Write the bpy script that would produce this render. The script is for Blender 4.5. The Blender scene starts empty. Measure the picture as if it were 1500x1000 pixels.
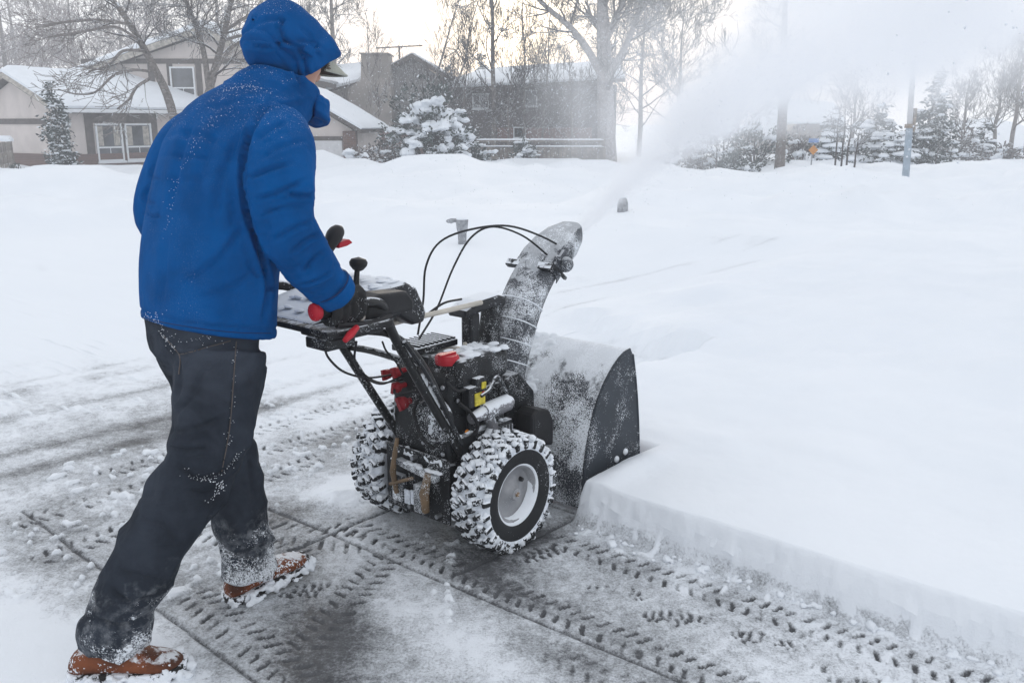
import bpy, bmesh, math, random
import numpy as np
from mathutils import Vector, Matrix, Quaternion

SC = bpy.context.scene
COL = SC.collection
random.seed(7)

# ------------------------------------------------------------------ camera
FPX, CAMH, PITCH = 1300.0, 1.4, math.atan(320 / 1300)
_c, _s = math.cos(PITCH), math.sin(PITCH)
cam_d = bpy.data.cameras.new('camera')
cam = bpy.data.objects.new('camera', cam_d)
COL.objects.link(cam)
cam.location = (0, 0, CAMH)
cam.rotation_euler = (math.pi / 2 - PITCH, 0, 0)
cam_d.sensor_width = 36.0
cam_d.lens = 36.0 * FPX / 1500.0
cam_d.clip_start = 0.05
cam_d.clip_end = 2500
SC.camera = cam


def ray(px, py):
    a, b = (px - 750) / FPX, (py - 500) / FPX
    return Vector((a, _c - b * _s, -_s - b * _c))


def atY(px, py, Y):
    v = ray(px, py)
    return Vector((0, 0, CAMH)) + v * (Y / v.y)


# local frame of the machine: u forward, v to its right, z up
FH = math.radians(50.243)
FV = Vector((math.cos(FH), math.sin(FH), 0))
RV = Vector((math.sin(FH), -math.cos(FH), 0))
OR = Vector((-0.22, 2.932, 0))


def W(u, v, z):
    return OR + FV * u + RV * v + Vector((0, 0, z))


def L(px, py, lat):
    """machine-local point (x fwd, y left, z) seen at a photo pixel on the plane v = lat"""
    v = ray(px, py)
    d = Vector((0, 0, CAMH)) - OR
    t = (lat - d.dot(RV)) / v.dot(RV)
    p = d + v * t
    return Vector((p.dot(FV), -lat, p.z))


# ------------------------------------------------------------------ tagging
def tag(o, label=None, cat=None, group=None, kind=None):
    if label: o['label'] = label
    if cat: o['category'] = cat
    if group: o['group'] = group
    if kind: o['kind'] = kind
    return o


def empty(name, loc=(0, 0, 0), rz=0.0, label=None, cat=None, group=None):
    o = bpy.data.objects.new(name, None)
    o.empty_display_size = 0.2
    COL.objects.link(o)
    o.location = loc
    o.rotation_euler = (0, 0, rz)
    return tag(o, label, cat, group)


def copy_tree(o, parent=None):
    c = o.copy()
    COL.objects.link(c)
    c.parent = parent
    for ch in list(o.children):
        copy_tree(ch, c)
    return c


# ------------------------------------------------------------------ numpy noise
def _hash(ix, iy, seed):
    h = (ix * 374761393 + iy * 668265263 + seed * 1274126177) & 0xffffffff
    h = ((h ^ (h >> 13)) * 1274126177) & 0xffffffff
    return ((h ^ (h >> 16)) & 0xffff) / 65535.0


def vnoise(x, y, seed=0):
    x = np.asarray(x, float); y = np.asarray(y, float)
    ix = np.floor(x).astype(np.int64); iy = np.floor(y).astype(np.int64)
    fx = x - ix; fy = y - iy
    sx = fx * fx * fx * (fx * (fx * 6 - 15) + 10); sy = fy * fy * fy * (fy * (fy * 6 - 15) + 10)
    a = _hash(ix, iy, seed); b = _hash(ix + 1, iy, seed)
    c = _hash(ix, iy + 1, seed); d = _hash(ix + 1, iy + 1, seed)
    return (a + (b - a) * sx) * (1 - sy) + (c + (d - c) * sx) * sy


def fbm(x, y, seed=0, oct=4, gain=0.5):
    s = 0; amp = 1; t = 0
    for i in range(oct):
        s = s + amp * vnoise(x * 2 ** i + 17.3 * i, y * 2 ** i - 9.1 * i, seed + i * 7)
        t += amp; amp *= gain
    return s / t


def sst(a, b, x):
    t = np.clip((x - a) / (b - a), 0, 1)
    return t * t * (3 - 2 * t)


# ------------------------------------------------------------------ mesh builder
class MB:
    def __init__(self):
        self.v = []; self.f = []; self.m = []

    def add(self, verts, faces, mi=0):
        n = len(self.v)
        self.v += [tuple(p) for p in verts]
        self.f += [tuple(i + n for i in f) for f in faces]
        self.m += [mi] * len(faces)
        return self

    def box(self, c, s, rot=None, mi=0):
        c = Vector(c); hx, hy, hz = s[0] / 2, s[1] / 2, s[2] / 2
        P = [Vector((x, y, z)) for x in (-hx, hx) for y in (-hy, hy) for z in (-hz, hz)]
        if rot is not None:
            P = [rot @ p for p in P]
        P = [p + c for p in P]
        return self.add(P, [(0, 1, 3, 2), (4, 6, 7, 5), (0, 4, 5, 1), (2, 3, 7, 6), (0, 2, 6, 4), (1, 5, 7, 3)], mi)

    def wbox(self, x0, x1, y0, y1, z0, z1, mi=0):
        return self.box(((x0 + x1) / 2, (y0 + y1) / 2, (z0 + z1) / 2), (abs(x1 - x0), abs(y1 - y0), abs(z1 - z0)), None, mi)

    def loft(self, rings, caps=True, closed=True, mi=0):
        n = len(rings[0]); V = [p for r in rings for p in r]; Fc = []
        for i in range(len(rings) - 1):
            for j in range(n if closed else n - 1):
                k = (j + 1) % n
                Fc.append((i * n + j, i * n + k, (i + 1) * n + k, (i + 1) * n + j))
        if caps and closed:
            Fc.append(tuple(reversed(range(n))))
            b = (len(rings) - 1) * n
            Fc.append(tuple(range(b, b + n)))
        return self.add(V, Fc, mi)

    def tube(self, pts, r, n=10, caps=True, mi=0):
        pts = [Vector(p) for p in pts]
        N = len(pts)
        rr = r if isinstance(r, (list, tuple)) else [r] * N
        rings = []
        prev = None
        for i, p in enumerate(pts):
            t = (pts[min(i + 1, N - 1)] - pts[max(i - 1, 0)])
            if t.length < 1e-9: t = Vector((0, 0, 1))
            t.normalize()
            if prev is None:
                a = Vector((0, 0, 1)) if abs(t.z) < 0.9 else Vector((1, 0, 0))
                x = t.cross(a).normalized()
            else:
                x = (prev - t * prev.dot(t))
                x = x.normalized() if x.length > 1e-6 else t.orthogonal().normalized()
            prev = x
            y = t.cross(x)
            rings.append([p + (x * math.cos(2 * math.pi * k / n) + y * math.sin(2 * math.pi * k / n)) * rr[i] for k in range(n)])
        return self.loft(rings, caps, True, mi)

    def cyl(self, p0, p1, r0, r1=None, n=20, mi=0):
        return self.tube([p0, p1], [r0, r0 if r1 is None else r1], n, True, mi)

    def prism(self, poly, axis, a, b, mi=0):
        """poly: list of 2D points; axis 'x','y','z' = extrusion axis from a to b"""
        def mk(p, t):
            return {'x': (t, p[0], p[1]), 'y': (p[0], t, p[1]), 'z': (p[0], p[1], t)}[axis]
        n = len(poly)
        V = [mk(p, a) for p in poly] + [mk(p, b) for p in poly]
        Fc = [tuple(reversed(range(n))), tuple(range(n, 2 * n))]
        for j in range(n):
            k = (j + 1) % n
            Fc.append((j, k, n + k, n + j))
        return self.add(V, Fc, mi)

    def lathe(self, prof, axis_p, axis_d, n=32, mi=0, caps=True):
        """prof: list of (radius, along)"""
        d = Vector(axis_d).normalized(); p0 = Vector(axis_p)
        x = d.orthogonal().normalized(); y = d.cross(x)
        rings = [[p0 + d * h + (x * math.cos(2 * math.pi * k / n) + y * math.sin(2 * math.pi * k / n)) * max(r, 1e-5) for k in range(n)] for r, h in prof]
        return self.loft(rings, caps, True, mi)

    def sphere(self, c, r, n=12, m=8, mi=0):
        c = Vector(c); s = r if isinstance(r, (tuple, list)) else (r, r, r)
        rings = []
        for i in range(m + 1):
            a = math.pi * (i / m) * 0.998 + 0.003
            rings.append([c + Vector((math.sin(a) * math.cos(2 * math.pi * k / n) * s[0], math.sin(a) * math.sin(2 * math.pi * k / n) * s[1], -math.cos(a) * s[2])) for k in range(n)])
        return self.loft(rings, True, True, mi)

    def mesh(self, name, mats):
        me = bpy.data.meshes.new(name)
        me.from_pydata(self.v, [], self.f)
        mats = mats if isinstance(mats, (list, tuple)) else [mats]
        for m in mats: me.materials.append(m)
        if len(mats) > 1:
            me.polygons.foreach_set('material_index', self.m)
        bm = bmesh.new(); bm.from_mesh(me)
        bmesh.ops.recalc_face_normals(bm, faces=bm.faces)
        bm.to_mesh(me); bm.free()
        return me

    def build(self, name, mats, parent=None, smooth=False, bevel=0.0, seg=2, sub=0, fix=True):
        me = self.mesh(name, mats)
        if smooth:
            me.polygons.foreach_set('use_smooth', [True] * len(me.polygons))
        o = bpy.data.objects.new(name, me)
        COL.objects.link(o)
        o.parent = parent
        if bevel:
            b = o.modifiers.new('bevel', 'BEVEL'); b.width = bevel; b.segments = seg
            b.limit_method = 'ANGLE'; b.angle_limit = math.radians(40)
        if sub:
            s = o.modifiers.new('subsurf', 'SUBSURF'); s.levels = sub; s.render_levels = sub
        if smooth:
            try: me.set_sharp_from_angle(angle=math.radians(42))
            except Exception: pass
        return o


def fast_mesh(name, verts, faces, mat, parent=None, smooth=False):
    """numpy verts (n,3), faces (m,k) all same size"""
    me = bpy.data.meshes.new(name)
    verts = np.asarray(verts, dtype=np.float32); faces = np.asarray(faces, dtype=np.int32)
    k = faces.shape[1]
    me.vertices.add(len(verts)); me.vertices.foreach_set('co', verts.ravel())
    me.loops.add(faces.size); me.loops.foreach_set('vertex_index', faces.ravel())
    me.polygons.add(len(faces))
    me.polygons.foreach_set('loop_start', np.arange(0, faces.size, k, dtype=np.int32))
    me.polygons.foreach_set('loop_total', np.full(len(faces), k, dtype=np.int32))
    if smooth: me.polygons.foreach_set('use_smooth', np.ones(len(faces), dtype=bool))
    me.update(calc_edges=True)
    for m in (mat if isinstance(mat, (list, tuple)) else [mat]): me.materials.append(m)
    o = bpy.data.objects.new(name, me)
    COL.objects.link(o); o.parent = parent
    return o


def smooth_path(pts, n=8):
    """Catmull-Rom through points"""
    P = [Vector(p) for p in pts]
    P = [P[0] * 2 - P[1]] + P + [P[-1] * 2 - P[-2]]
    out = []
    for i in range(1, len(P) - 2):
        for k in range(n):
            t = k / n
            a, b, c, d = P[i - 1], P[i], P[i + 1], P[i + 2]
            out.append(0.5 * ((2 * b) + (c - a) * t + (2 * a - 5 * b + 4 * c - d) * t * t + (3 * b - a - 3 * c + d) * t ** 3))
    out.append(P[-2])
    return out
# ------------------------------------------------------------------ lofts, voxel union and cloth folds
from mathutils import noise as mnoise


PB = W(-.90, -.06, 0)


def Q(u, v, z): return Vector((u + .90, -(v + .06), z))


def spath(pts, rad, n=6):
    """smooth centre line with smoothly varying radii"""
    P4 = smooth_path(pts, n)
    m_ = len(pts); out = []
    for i in range(len(P4)):
        t = min(i / n, m_ - 1 - 1e-6); k = int(t); f_ = t - k; f_ = f_ * f_ * (3 - 2 * f_)
        out.append(rad[k] * (1 - f_) + rad[min(k + 1, m_ - 1)] * f_)
    return P4, out


def ell_ring(c, a, b, tilt, n=32, e=1.0, yaw=0.0):
    """ellipse: a across (local y), b fore-aft; tilt pitches the plane forward (back edge higher)"""
    R = Matrix.Rotation(math.radians(tilt), 3, 'Y')
    Rz = Matrix.Rotation(math.radians(yaw), 3, 'Z')
    out = []
    for k in range(n):
        t = 2 * math.pi * k / n
        x, y = math.cos(t), math.sin(t)
        x = math.copysign(abs(x) ** e, x); y = math.copysign(abs(y) ** e, y)
        out.append(Vector(c) + Rz @ (R @ Vector((x * b, y * a, 0))))
    return out


def tor(m, rows, n=32, e=0.9, sub=3):
    """rows of (u,v,z,a,b,tilt) interpolated smoothly into a loft"""
    A = [Vector(r[:3]) for r in rows]
    path = smooth_path(A, sub); rings = []
    for i, c in enumerate(path):
        t = min(i / sub, len(rows) - 1 - 1e-6); k = int(t); f_ = t - k
        g = [rows[k][j] * (1 - f_) + rows[min(k + 1, len(rows) - 1)][j] * f_ for j in (3, 4, 5)]
        rings.append(ell_ring(Q(*c), g[0], g[1], g[2], n, e))
    m.loft(rings)


def remesh(name, m, voxel, mat, parent=None, smooth=4, disp=None, factor=0.5):
    me = m.mesh('tmp', [mat])
    o = bpy.data.objects.new('tmp', me); COL.objects.link(o)
    r = o.modifiers.new('r', 'REMESH'); r.mode = 'VOXEL'; r.voxel_size = voxel
    if smooth:
        s = o.modifiers.new('s', 'SMOOTH'); s.iterations = smooth; s.factor = factor
    dg = bpy.context.evaluated_depsgraph_get(); dg.update()
    me2 = bpy.data.meshes.new_from_object(o.evaluated_get(dg))
    bpy.data.objects.remove(o); bpy.data.meshes.remove(me)
    me2.name = name
    me2.materials.clear(); me2.materials.append(mat)
    if disp:
        n = len(me2.vertices); co = np.empty(n * 3, np.float32); no = np.empty(n * 3, np.float32)
        me2.vertices.foreach_get('co', co); me2.vertex_normals.foreach_get('vector', no)
        co = co.reshape(-1, 3); no = no.reshape(-1, 3)
        d = np.array([disp(Vector(c), Vector(q)) for c, q in zip(co, no)], np.float32)
        co = co + no * d[:, None]
        me2.vertices.foreach_set('co', co.ravel()); me2.update()
    me2.polygons.foreach_set('use_smooth', [True] * len(me2.polygons))
    ob = bpy.data.objects.new(name, me2); COL.objects.link(ob); ob.parent = parent
    return ob


def ridged(p, s):
    a = 1 - abs(mnoise.noise(Vector((p.x * s[0], p.y * s[1], p.z * s[2]))) * 1.6)
    return max(a, 0) ** 2




def sculpt(o, strokes):
    """press folds into a garment along lines taken from the photograph: (points px, width px, depth m)"""
    me = o.data; n = len(me.vertices)
    co = np.empty(n * 3, np.float32); no = np.empty(n * 3, np.float32)
    me.vertices.foreach_get('co', co); me.vertex_normals.foreach_get('vector', no)
    co = co.reshape(-1, 3).astype(float); no = no.reshape(-1, 3).astype(float)
    cf, sf = math.cos(FH), math.sin(FH)
    Rz = np.array([[cf, -sf, 0], [sf, cf, 0], [0, 0, 1]])
    wc = co @ Rz.T + np.array(PB); wn = no @ Rz.T
    d = wc - np.array([0, 0, CAMH])
    zc = d[:, 1] * _c - d[:, 2] * _s
    px = 750 + FPX * d[:, 0] / zc; py = 500 + FPX * (-d[:, 1] * _s - d[:, 2] * _c) / zc
    face = np.clip(-(wn * d).sum(1) / np.linalg.norm(d, axis=1) * 3, 0, 1)
    disp = np.zeros(n)
    for pts, w_, dep in strokes:
        w_ *= .62; dep *= 1.35
        P2 = [Vector((a, b_, 0)) for a, b_ in pts]
        P2 = smooth_path(P2, 5) if len(P2) > 2 else [P2[0].lerp(P2[1], i / 6) for i in range(7)]
        best = np.full(n, 1e9); tt = np.zeros(n); side = np.zeros(n)
        m_ = len(P2) - 1
        for i in range(m_):
            a, b_ = P2[i], P2[i + 1]; ex, ey = b_.x - a.x, b_.y - a.y; L2 = ex * ex + ey * ey + 1e-9
            t = np.clip(((px - a.x) * ex + (py - a.y) * ey) / L2, 0, 1)
            dx, dy = px - a.x - t * ex, py - a.y - t * ey
            q = np.hypot(dx, dy); u = q < best
            best = np.where(u, q, best); tt = np.where(u, (i + t) / m_, tt); side = np.where(u, np.sign(ex * dy - ey * dx), side)
        env = np.clip(np.minimum(tt, 1 - tt) / .22 + .12, 0, 1)
        disp += face * env * dep * (-np.exp(-(best / w_) ** 2) + .55 * np.exp(-((best - 2.0 * w_) / (1.3 * w_)) ** 2) * (side > 0) + .25 * np.exp(-((best - 2.0 * w_) / (1.3 * w_)) ** 2) * (side <= 0))
    co = co + no * disp[:, None]
    me.vertices.foreach_set('co', co.astype(np.float32).ravel()); me.update()
# ------------------------------------------------------------------ materials
def srgb(r, g, b):
    f = lambda c: (c / 255) / 12.92 if c <= 10 else (((c / 255) + 0.055) / 1.055) ** 2.4
    return (f(r), f(g), f(b), 1)


class NT:
    def __init__(self, name):
        self.mat = bpy.data.materials.new(name)
        self.mat.use_nodes = True
        self.t = self.mat.node_tree
        self.t.nodes.clear()
        self.out = self.t.nodes.new('ShaderNodeOutputMaterial')
        self.b = self.t.nodes.new('ShaderNodeBsdfPrincipled')
        self.t.links.new(self.b.outputs[0], self.out.inputs[0])
        self.tc = self.t.nodes.new('ShaderNodeTexCoord')

    def n(self, typ, **kw):
        nd = self.t.nodes.new(typ)
        for k, v in kw.items(): setattr(nd, k, v)
        return nd

    def l(self, a, b): self.t.links.new(a, b)

    def val(self, x, sock):
        if isinstance(x, (int, float)): sock.default_value = x
        elif isinstance(x, (tuple, list)): sock.default_value = x
        else: self.l(x, sock)

    def noise(self, scale, detail=3, rough=0.5, coord=None, dist=0.0):
        nd = self.n('ShaderNodeTexNoise')
        nd.inputs['Scale'].default_value = scale; nd.inputs['Detail'].default_value = detail
        nd.inputs['Roughness'].default_value = rough; nd.inputs['Distortion'].default_value = dist
        self.l(coord or self.tc.outputs['Object'], nd.inputs['Vector'])
        return nd.outputs['Fac']

    def math(self, op, a, b=0.0, c=None, clamp=False):
        nd = self.n('ShaderNodeMath', operation=op, use_clamp=clamp)
        self.val(a, nd.inputs[0]); self.val(b, nd.inputs[1])
        if c is not None: self.val(c, nd.inputs[2])
        return nd.outputs[0]

    def ramp(self, x, lo, hi, a=0.0, b=1.0):
        nd = self.n('ShaderNodeMapRange', interpolation_type='SMOOTHSTEP')
        self.val(x, nd.inputs['Value'])
        self.val(lo, nd.inputs['From Min']); self.val(hi, nd.inputs['From Max'])
        nd.inputs['To Min'].default_value = a; nd.inputs['To Max'].default_value = b
        return nd.outputs['Result']

    def mix(self, f, a, b):
        nd = self.n('ShaderNodeMix', data_type='RGBA')
        self.val(f, nd.inputs['Factor'])
        self.val(a, nd.inputs['A'] if False else nd.inputs[6]); self.val(b, nd.inputs[7])
        return nd.outputs[2]

    def bump(self, h, strength=0.3, dist=0.01, prev=None):
        nd = self.n('ShaderNodeBump')
        nd.inputs['Strength'].default_value = strength; nd.inputs['Distance'].default_value = dist
        self.l(h, nd.inputs['Height'])
        if prev is not None: self.l(prev, nd.inputs['Normal'])
        return nd.outputs[0]

    def upness(self):
        g = self.n('ShaderNodeNewGeometry')
        s = self.n('ShaderNodeSeparateXYZ'); self.l(g.outputs['Normal'], s.inputs[0])
        return s.outputs['Z']


SNOW = (0.80, 0.835, 0.88, 1)


def mk(name, base, rough=0.6, metal=0.0, var=0.12, vscale=6.0, snow=0.0, snow_at=0.55, snow_n=14.0,
       speck=0.0, speck_scale=220.0, bump=0.15, bscale=120.0, bdist=0.004, spec=0.28, low_snow=None, coat=0.0, patch=None):
    """procedural material; snow lies where faces look up (snow) and as fine specks (speck, 0..1)"""
    k = NT(name)
    c = base
    if var:
        nz = k.noise(vscale, 5, 0.6)
        dark = tuple(x * (1 - var * 1.6) for x in base[:3]) + (1,)
        lite = tuple(min(1, x * (1 + var * 1.6)) for x in base[:3]) + (1,)
        c = k.mix(k.ramp(nz, 0.3, 0.7), dark, lite)
    if patch:   # (colour, scale, lo, hi): wear or dirt with a shape of its own
        c = k.mix(k.ramp(k.noise(patch[1], 5, 0.65), patch[2], patch[3]), c, patch[0])
    fac = None
    if snow:
        up = k.upness()
        h = k.math('ADD', up, k.math('MULTIPLY', k.math('SUBTRACT', k.noise(snow_n, 5, 0.65), 0.5), 1.7))
        fac = k.math('MULTIPLY', k.ramp(h, snow_at - 0.1, snow_at + 0.12), snow)
    if speck:
        sp = k.noise(speck_scale, 2, 0.7)
        big = k.ramp(k.noise(9.0, 3, 0.6), 0.3, 0.7, -0.12, 0.12)
        th = k.math('SUBTRACT', 0.78 - 0.42 * speck, big)
        s2 = k.ramp(k.math('SUBTRACT', sp, th), 0.0, 0.07)
        fac = s2 if fac is None else k.math('MAXIMUM', fac, s2)
    if low_snow:  # (z_top, amount): snow caked up to a height in object space
        s = k.n('ShaderNodeSeparateXYZ'); k.l(k.tc.outputs['Object'], s.inputs[0])
        hz = k.math('ADD', s.outputs['Z'], k.math('MULTIPLY', k.math('SUBTRACT', k.noise(16, 4, 0.7), 0.5), 0.35))
        g = k.ramp(hz, low_snow[0], low_snow[0] - 0.16)
        g = k.math('MULTIPLY', g, k.ramp(k.noise(150, 3, 0.7), 0.62 - 0.3 * low_snow[1], 0.72 - 0.3 * low_snow[1]))
        fac = g if fac is None else k.math('MAXIMUM', fac, g)
    rr = rough
    if fac is not None:
        c = k.mix(fac, c, SNOW)
        rr = k.math('ADD', rough, k.math('MULTIPLY', fac, 0.75 - rough))
        if metal:
            k.l(k.math('MULTIPLY', k.math('SUBTRACT', 1.0, fac), metal), k.b.inputs['Metallic'])
    elif metal:
        k.b.inputs['Metallic'].default_value = metal
    k.val(c, k.b.inputs['Base Color']); k.val(rr, k.b.inputs['Roughness'])
    k.b.inputs['Specular IOR Level'].default_value = spec
    if coat: k.b.inputs['Coat Weight'].default_value = coat
    bp = None
    if bump:
        bp = k.bump(k.noise(bscale, 4, 0.6), bump, bdist)
    if fac is not None:
        bp = k.bump(fac, 0.5, 0.004, bp)
    if bp is not None: k.l(bp, k.b.inputs['Normal'])
    return k.mat


M = {}
M['snow'] = mk('snow', SNOW, 0.7, var=0.015, vscale=3, bump=0.5, bscale=30, bdist=0.02, spec=0.2)
M['snow_clump'] = mk('snow_clump', SNOW, 0.75, var=0.02, vscale=20, bump=0.5, bscale=200, bdist=0.004, spec=0.2)
M['black'] = mk('black_plastic', (0.009, 0.010, 0.012, 1), 0.42, var=0.3, vscale=30, speck=0.30, speck_scale=260, snow=0.75, snow_at=0.95, snow_n=22)
M['black_clean'] = mk('black_rubber', (0.012, 0.012, 0.014, 1), 0.5, var=0.3, speck=0.08, bump=0.1)
M['black_snow'] = mk('black_painted_steel_snowy', (0.014, 0.015, 0.018, 1), 0.35, var=0.2, speck=0.36, snow=0.95, snow_at=0.62, snow_n=30)
M['tube'] = mk('black_tube', (0.012, 0.012, 0.013, 1), 0.3, var=0.2, speck=0.3, speck_scale=160, snow=0.9, snow_at=0.75, snow_n=40)
M['grey_panel'] = mk('charcoal_painted_steel', (0.03, 0.037, 0.047, 1), 0.55, var=0.15, speck=0.31, speck_scale=230, bump=0.1)
M['chute'] = mk('grey_frosted_plastic', (0.05, 0.055, 0.065, 1), 0.5, var=0.12, speck=0.61, speck_scale=300, snow=0.45, snow_at=0.55, snow_n=20)
M['drum'] = mk('snow_plastered_steel', (0.05, 0.055, 0.065, 1), 0.5, var=0.12, speck=0.70, speck_scale=240, snow=0.85, snow_at=0.62, snow_n=6)
M['red'] = mk('red_plastic', (0.42, 0.012, 0.025, 1), 0.38, var=0.08, speck=0.12)
M['red_dark'] = mk('dull_red_plastic', (0.28, 0.012, 0.02, 1), 0.4, var=0.1, speck=0.15)
M['steel'] = mk('bare_steel', (0.35, 0.36, 0.38, 1), 0.35, metal=0.8, var=0.15, speck=0.2)
M['muffler'] = mk('frosted_muffler_steel', (0.2, 0.2, 0.215, 1), 0.55, metal=0.3, var=0.25, speck=0.45, speck_scale=120, snow=0.9, snow_at=0.35, snow_n=25)
M['rim'] = mk('silver_rim', (0.30, 0.305, 0.32, 1), 0.45, metal=0.25, var=0.15, speck=0.12)
M['rubber'] = mk('tyre_rubber', (0.016, 0.017, 0.019, 1), 0.7, var=0.2, speck=0.12, bump=0.2)
M['tread'] = mk('snow_packed_tread', (0.018, 0.019, 0.021, 1), 0.75, var=0.2, speck=0.52, speck_scale=110, snow=1.0, snow_at=0.48, snow_n=26)
M['tread_snow'] = mk('packed_snow', (0.72, 0.76, 0.82, 1), 0.8, var=0.06, vscale=40, bump=0.6, bscale=160, patch=((0.05, 0.055, 0.065, 1), 60, 0.56, 0.66))
M['brass'] = mk('yellow_label', (0.6, 0.5, 0.05, 1), 0.5, var=0.2, vscale=60, speck=0.15)
M['rust'] = mk('tan_rusty_steel', (0.20, 0.135, 0.08, 1), 0.6, var=0.25, speck=0.35)
M['rod'] = mk('pale_coated_rod', (0.45, 0.42, 0.37, 1), 0.5, var=0.15, speck=0.2)
M['peach'] = mk('orange_cap_plastic', (0.62, 0.28, 0.16, 1), 0.5, var=0.1, speck=0.2)
M['label'] = mk('white_label', (0.62, 0.66, 0.72, 1), 0.5, var=0.12, vscale=90)
M['orange'] = mk('orange_sticker', (0.7, 0.24, 0.02, 1), 0.5, var=0.1)
M['bulb'] = mk('clear_lens', (0.55, 0.5, 0.45, 1), 0.25, var=0.1)
M['glass'] = mk('window_glass', (0.07, 0.075, 0.085, 1), 0.12, var=0.5, vscale=0.9, bump=0.05, bscale=3, spec=0.8)
M['wframe'] = mk('white_window_frame', (0.74, 0.76, 0.78, 1), 0.5, var=0.03)
M['siding'] = mk('beige_stucco', (0.60, 0.54, 0.51, 1), 0.8, var=0.05, vscale=1.3, bump=0.25, bscale=40)
M['trim'] = mk('dark_brown_trim', (0.10, 0.085, 0.08, 1), 0.7, var=0.15)
M['curtain'] = mk('pale_curtain', (0.4, 0.37, 0.33, 1), 0.8, var=0.2, vscale=8)
M['garage'] = mk('pale_garage_door', (0.66, 0.66, 0.67, 1), 0.6, var=0.04)
M['tan'] = mk('greyish_tan_stucco', (0.30, 0.27, 0.25, 1), 0.85, var=0.12, vscale=1.2, bump=0.3, bscale=25, speck=0.18, speck_scale=14)
M['shingle'] = mk('frosted_grey_shingle', (0.22, 0.21, 0.21, 1), 0.85, var=0.15, vscale=3, speck=0.4, speck_scale=20, bump=0.4, bscale=20)
M['wood'] = mk('weathered_fence_wood', (0.20, 0.175, 0.155, 1), 0.85, var=0.25, vscale=3, speck=0.22, speck_scale=20, snow=0.6, snow_at=0.8)
M['bark'] = mk('grey_bark', (0.17, 0.15, 0.14, 1), 0.9, var=0.25, vscale=12, speck=0.2, speck_scale=40, snow=1.0, snow_at=0.72, snow_n=5, bump=0.6, bscale=40, bdist=0.01)
M['bark_pale'] = mk('frosted_pale_bark', (0.30, 0.28, 0.275, 1), 0.9, var=0.2, vscale=10, speck=0.3, speck_scale=30, snow=1.0, snow_at=0.65, snow_n=6, bump=0.5, bscale=30)
M['twig'] = mk('dark_twig', (0.06, 0.05, 0.05, 1), 0.9, var=0.2, snow=1.0, snow_at=0.55, snow_n=8, bump=0)
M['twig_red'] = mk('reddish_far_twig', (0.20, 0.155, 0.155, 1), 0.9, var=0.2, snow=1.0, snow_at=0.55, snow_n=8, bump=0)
M['needle'] = mk('dark_conifer_needle', (0.045, 0.06, 0.055, 1), 0.8, var=0.4, vscale=5, snow=1.0, snow_at=0.62, snow_n=4, speck=0.2, speck_scale=30, bump=0)
M['shrubtwig'] = mk('brown_frosted_twig', (0.13, 0.11, 0.105, 1), 0.9, var=0.3, vscale=5, snow=1.0, snow_at=0.6, snow_n=5, speck=0.25, speck_scale=30, bump=0)
M['pole'] = mk('blue_grey_painted_pole', (0.30, 0.36, 0.42, 1), 0.6, var=0.12, vscale=4, speck=0.2, speck_scale=30)
M['conc_pole'] = mk('concrete_pole', (0.46, 0.46, 0.47, 1), 0.8, var=0.08, vscale=2, speck=0.15, speck_scale=20)
M['sign_orange'] = mk('orange_sign_face', (0.62, 0.26, 0.05, 1), 0.5, var=0.1)
M['sign_blue'] = mk('blue_sign_face', (0.16, 0.27, 0.52, 1), 0.5, var=0.1)
M['greypost'] = mk('grey_frosted_metal', (0.30, 0.31, 0.33, 1), 0.7, var=0.2, vscale=15, speck=0.25, speck_scale=60)


def brick(name, c1, c2, mortar, sx=4.0, specks=0.0):
    k = NT(name)
    bt = k.n('ShaderNodeTexBrick')
    bt.inputs['Color1'].default_value = c1; bt.inputs['Color2'].default_value = c2; bt.inputs['Mortar'].default_value = mortar
    bt.inputs['Scale'].default_value = sx; bt.inputs['Mortar Size'].default_value = 0.018
    mp = k.n('ShaderNodeMapping'); mp.inputs['Rotation'].default_value = (math.pi / 2, 0, 0)
    k.l(k.tc.outputs['Object'], mp.inputs[0]); k.l(mp.outputs[0], bt.inputs['Vector'])
    c = bt.outputs['Color']
    c = k.mix(k.ramp(k.noise(2.0, 4), 0.35, 0.7, 0, 0.4), c, tuple(x * 0.6 for x in c1[:3]) + (1,))
    if specks:
        c = k.mix(k.ramp(k.noise(16, 3, 0.7), 0.66 - 0.25 * specks, 0.72 - 0.25 * specks), c, SNOW)
    k.l(c, k.b.inputs['Base Color']); k.b.inputs['Roughness'].default_value = 0.9
    return k.mat


M['brick'] = brick('red_brown_brick', (0.17, 0.095, 0.075, 1), (0.12, 0.07, 0.06, 1), (0.2, 0.17, 0.16, 1))
M['brick_dark'] = brick('dark_brown_brick', (0.115, 0.092, 0.088, 1), (0.085, 0.07, 0.07, 1), (0.14, 0.13, 0.13, 1), 4.0, 0.25)
M['brick_red'] = brick('dull_red_brick', (0.22, 0.12, 0.10, 1), (0.17, 0.095, 0.085, 1), (0.2, 0.17, 0.16, 1), 4.0, 0.3)


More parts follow.
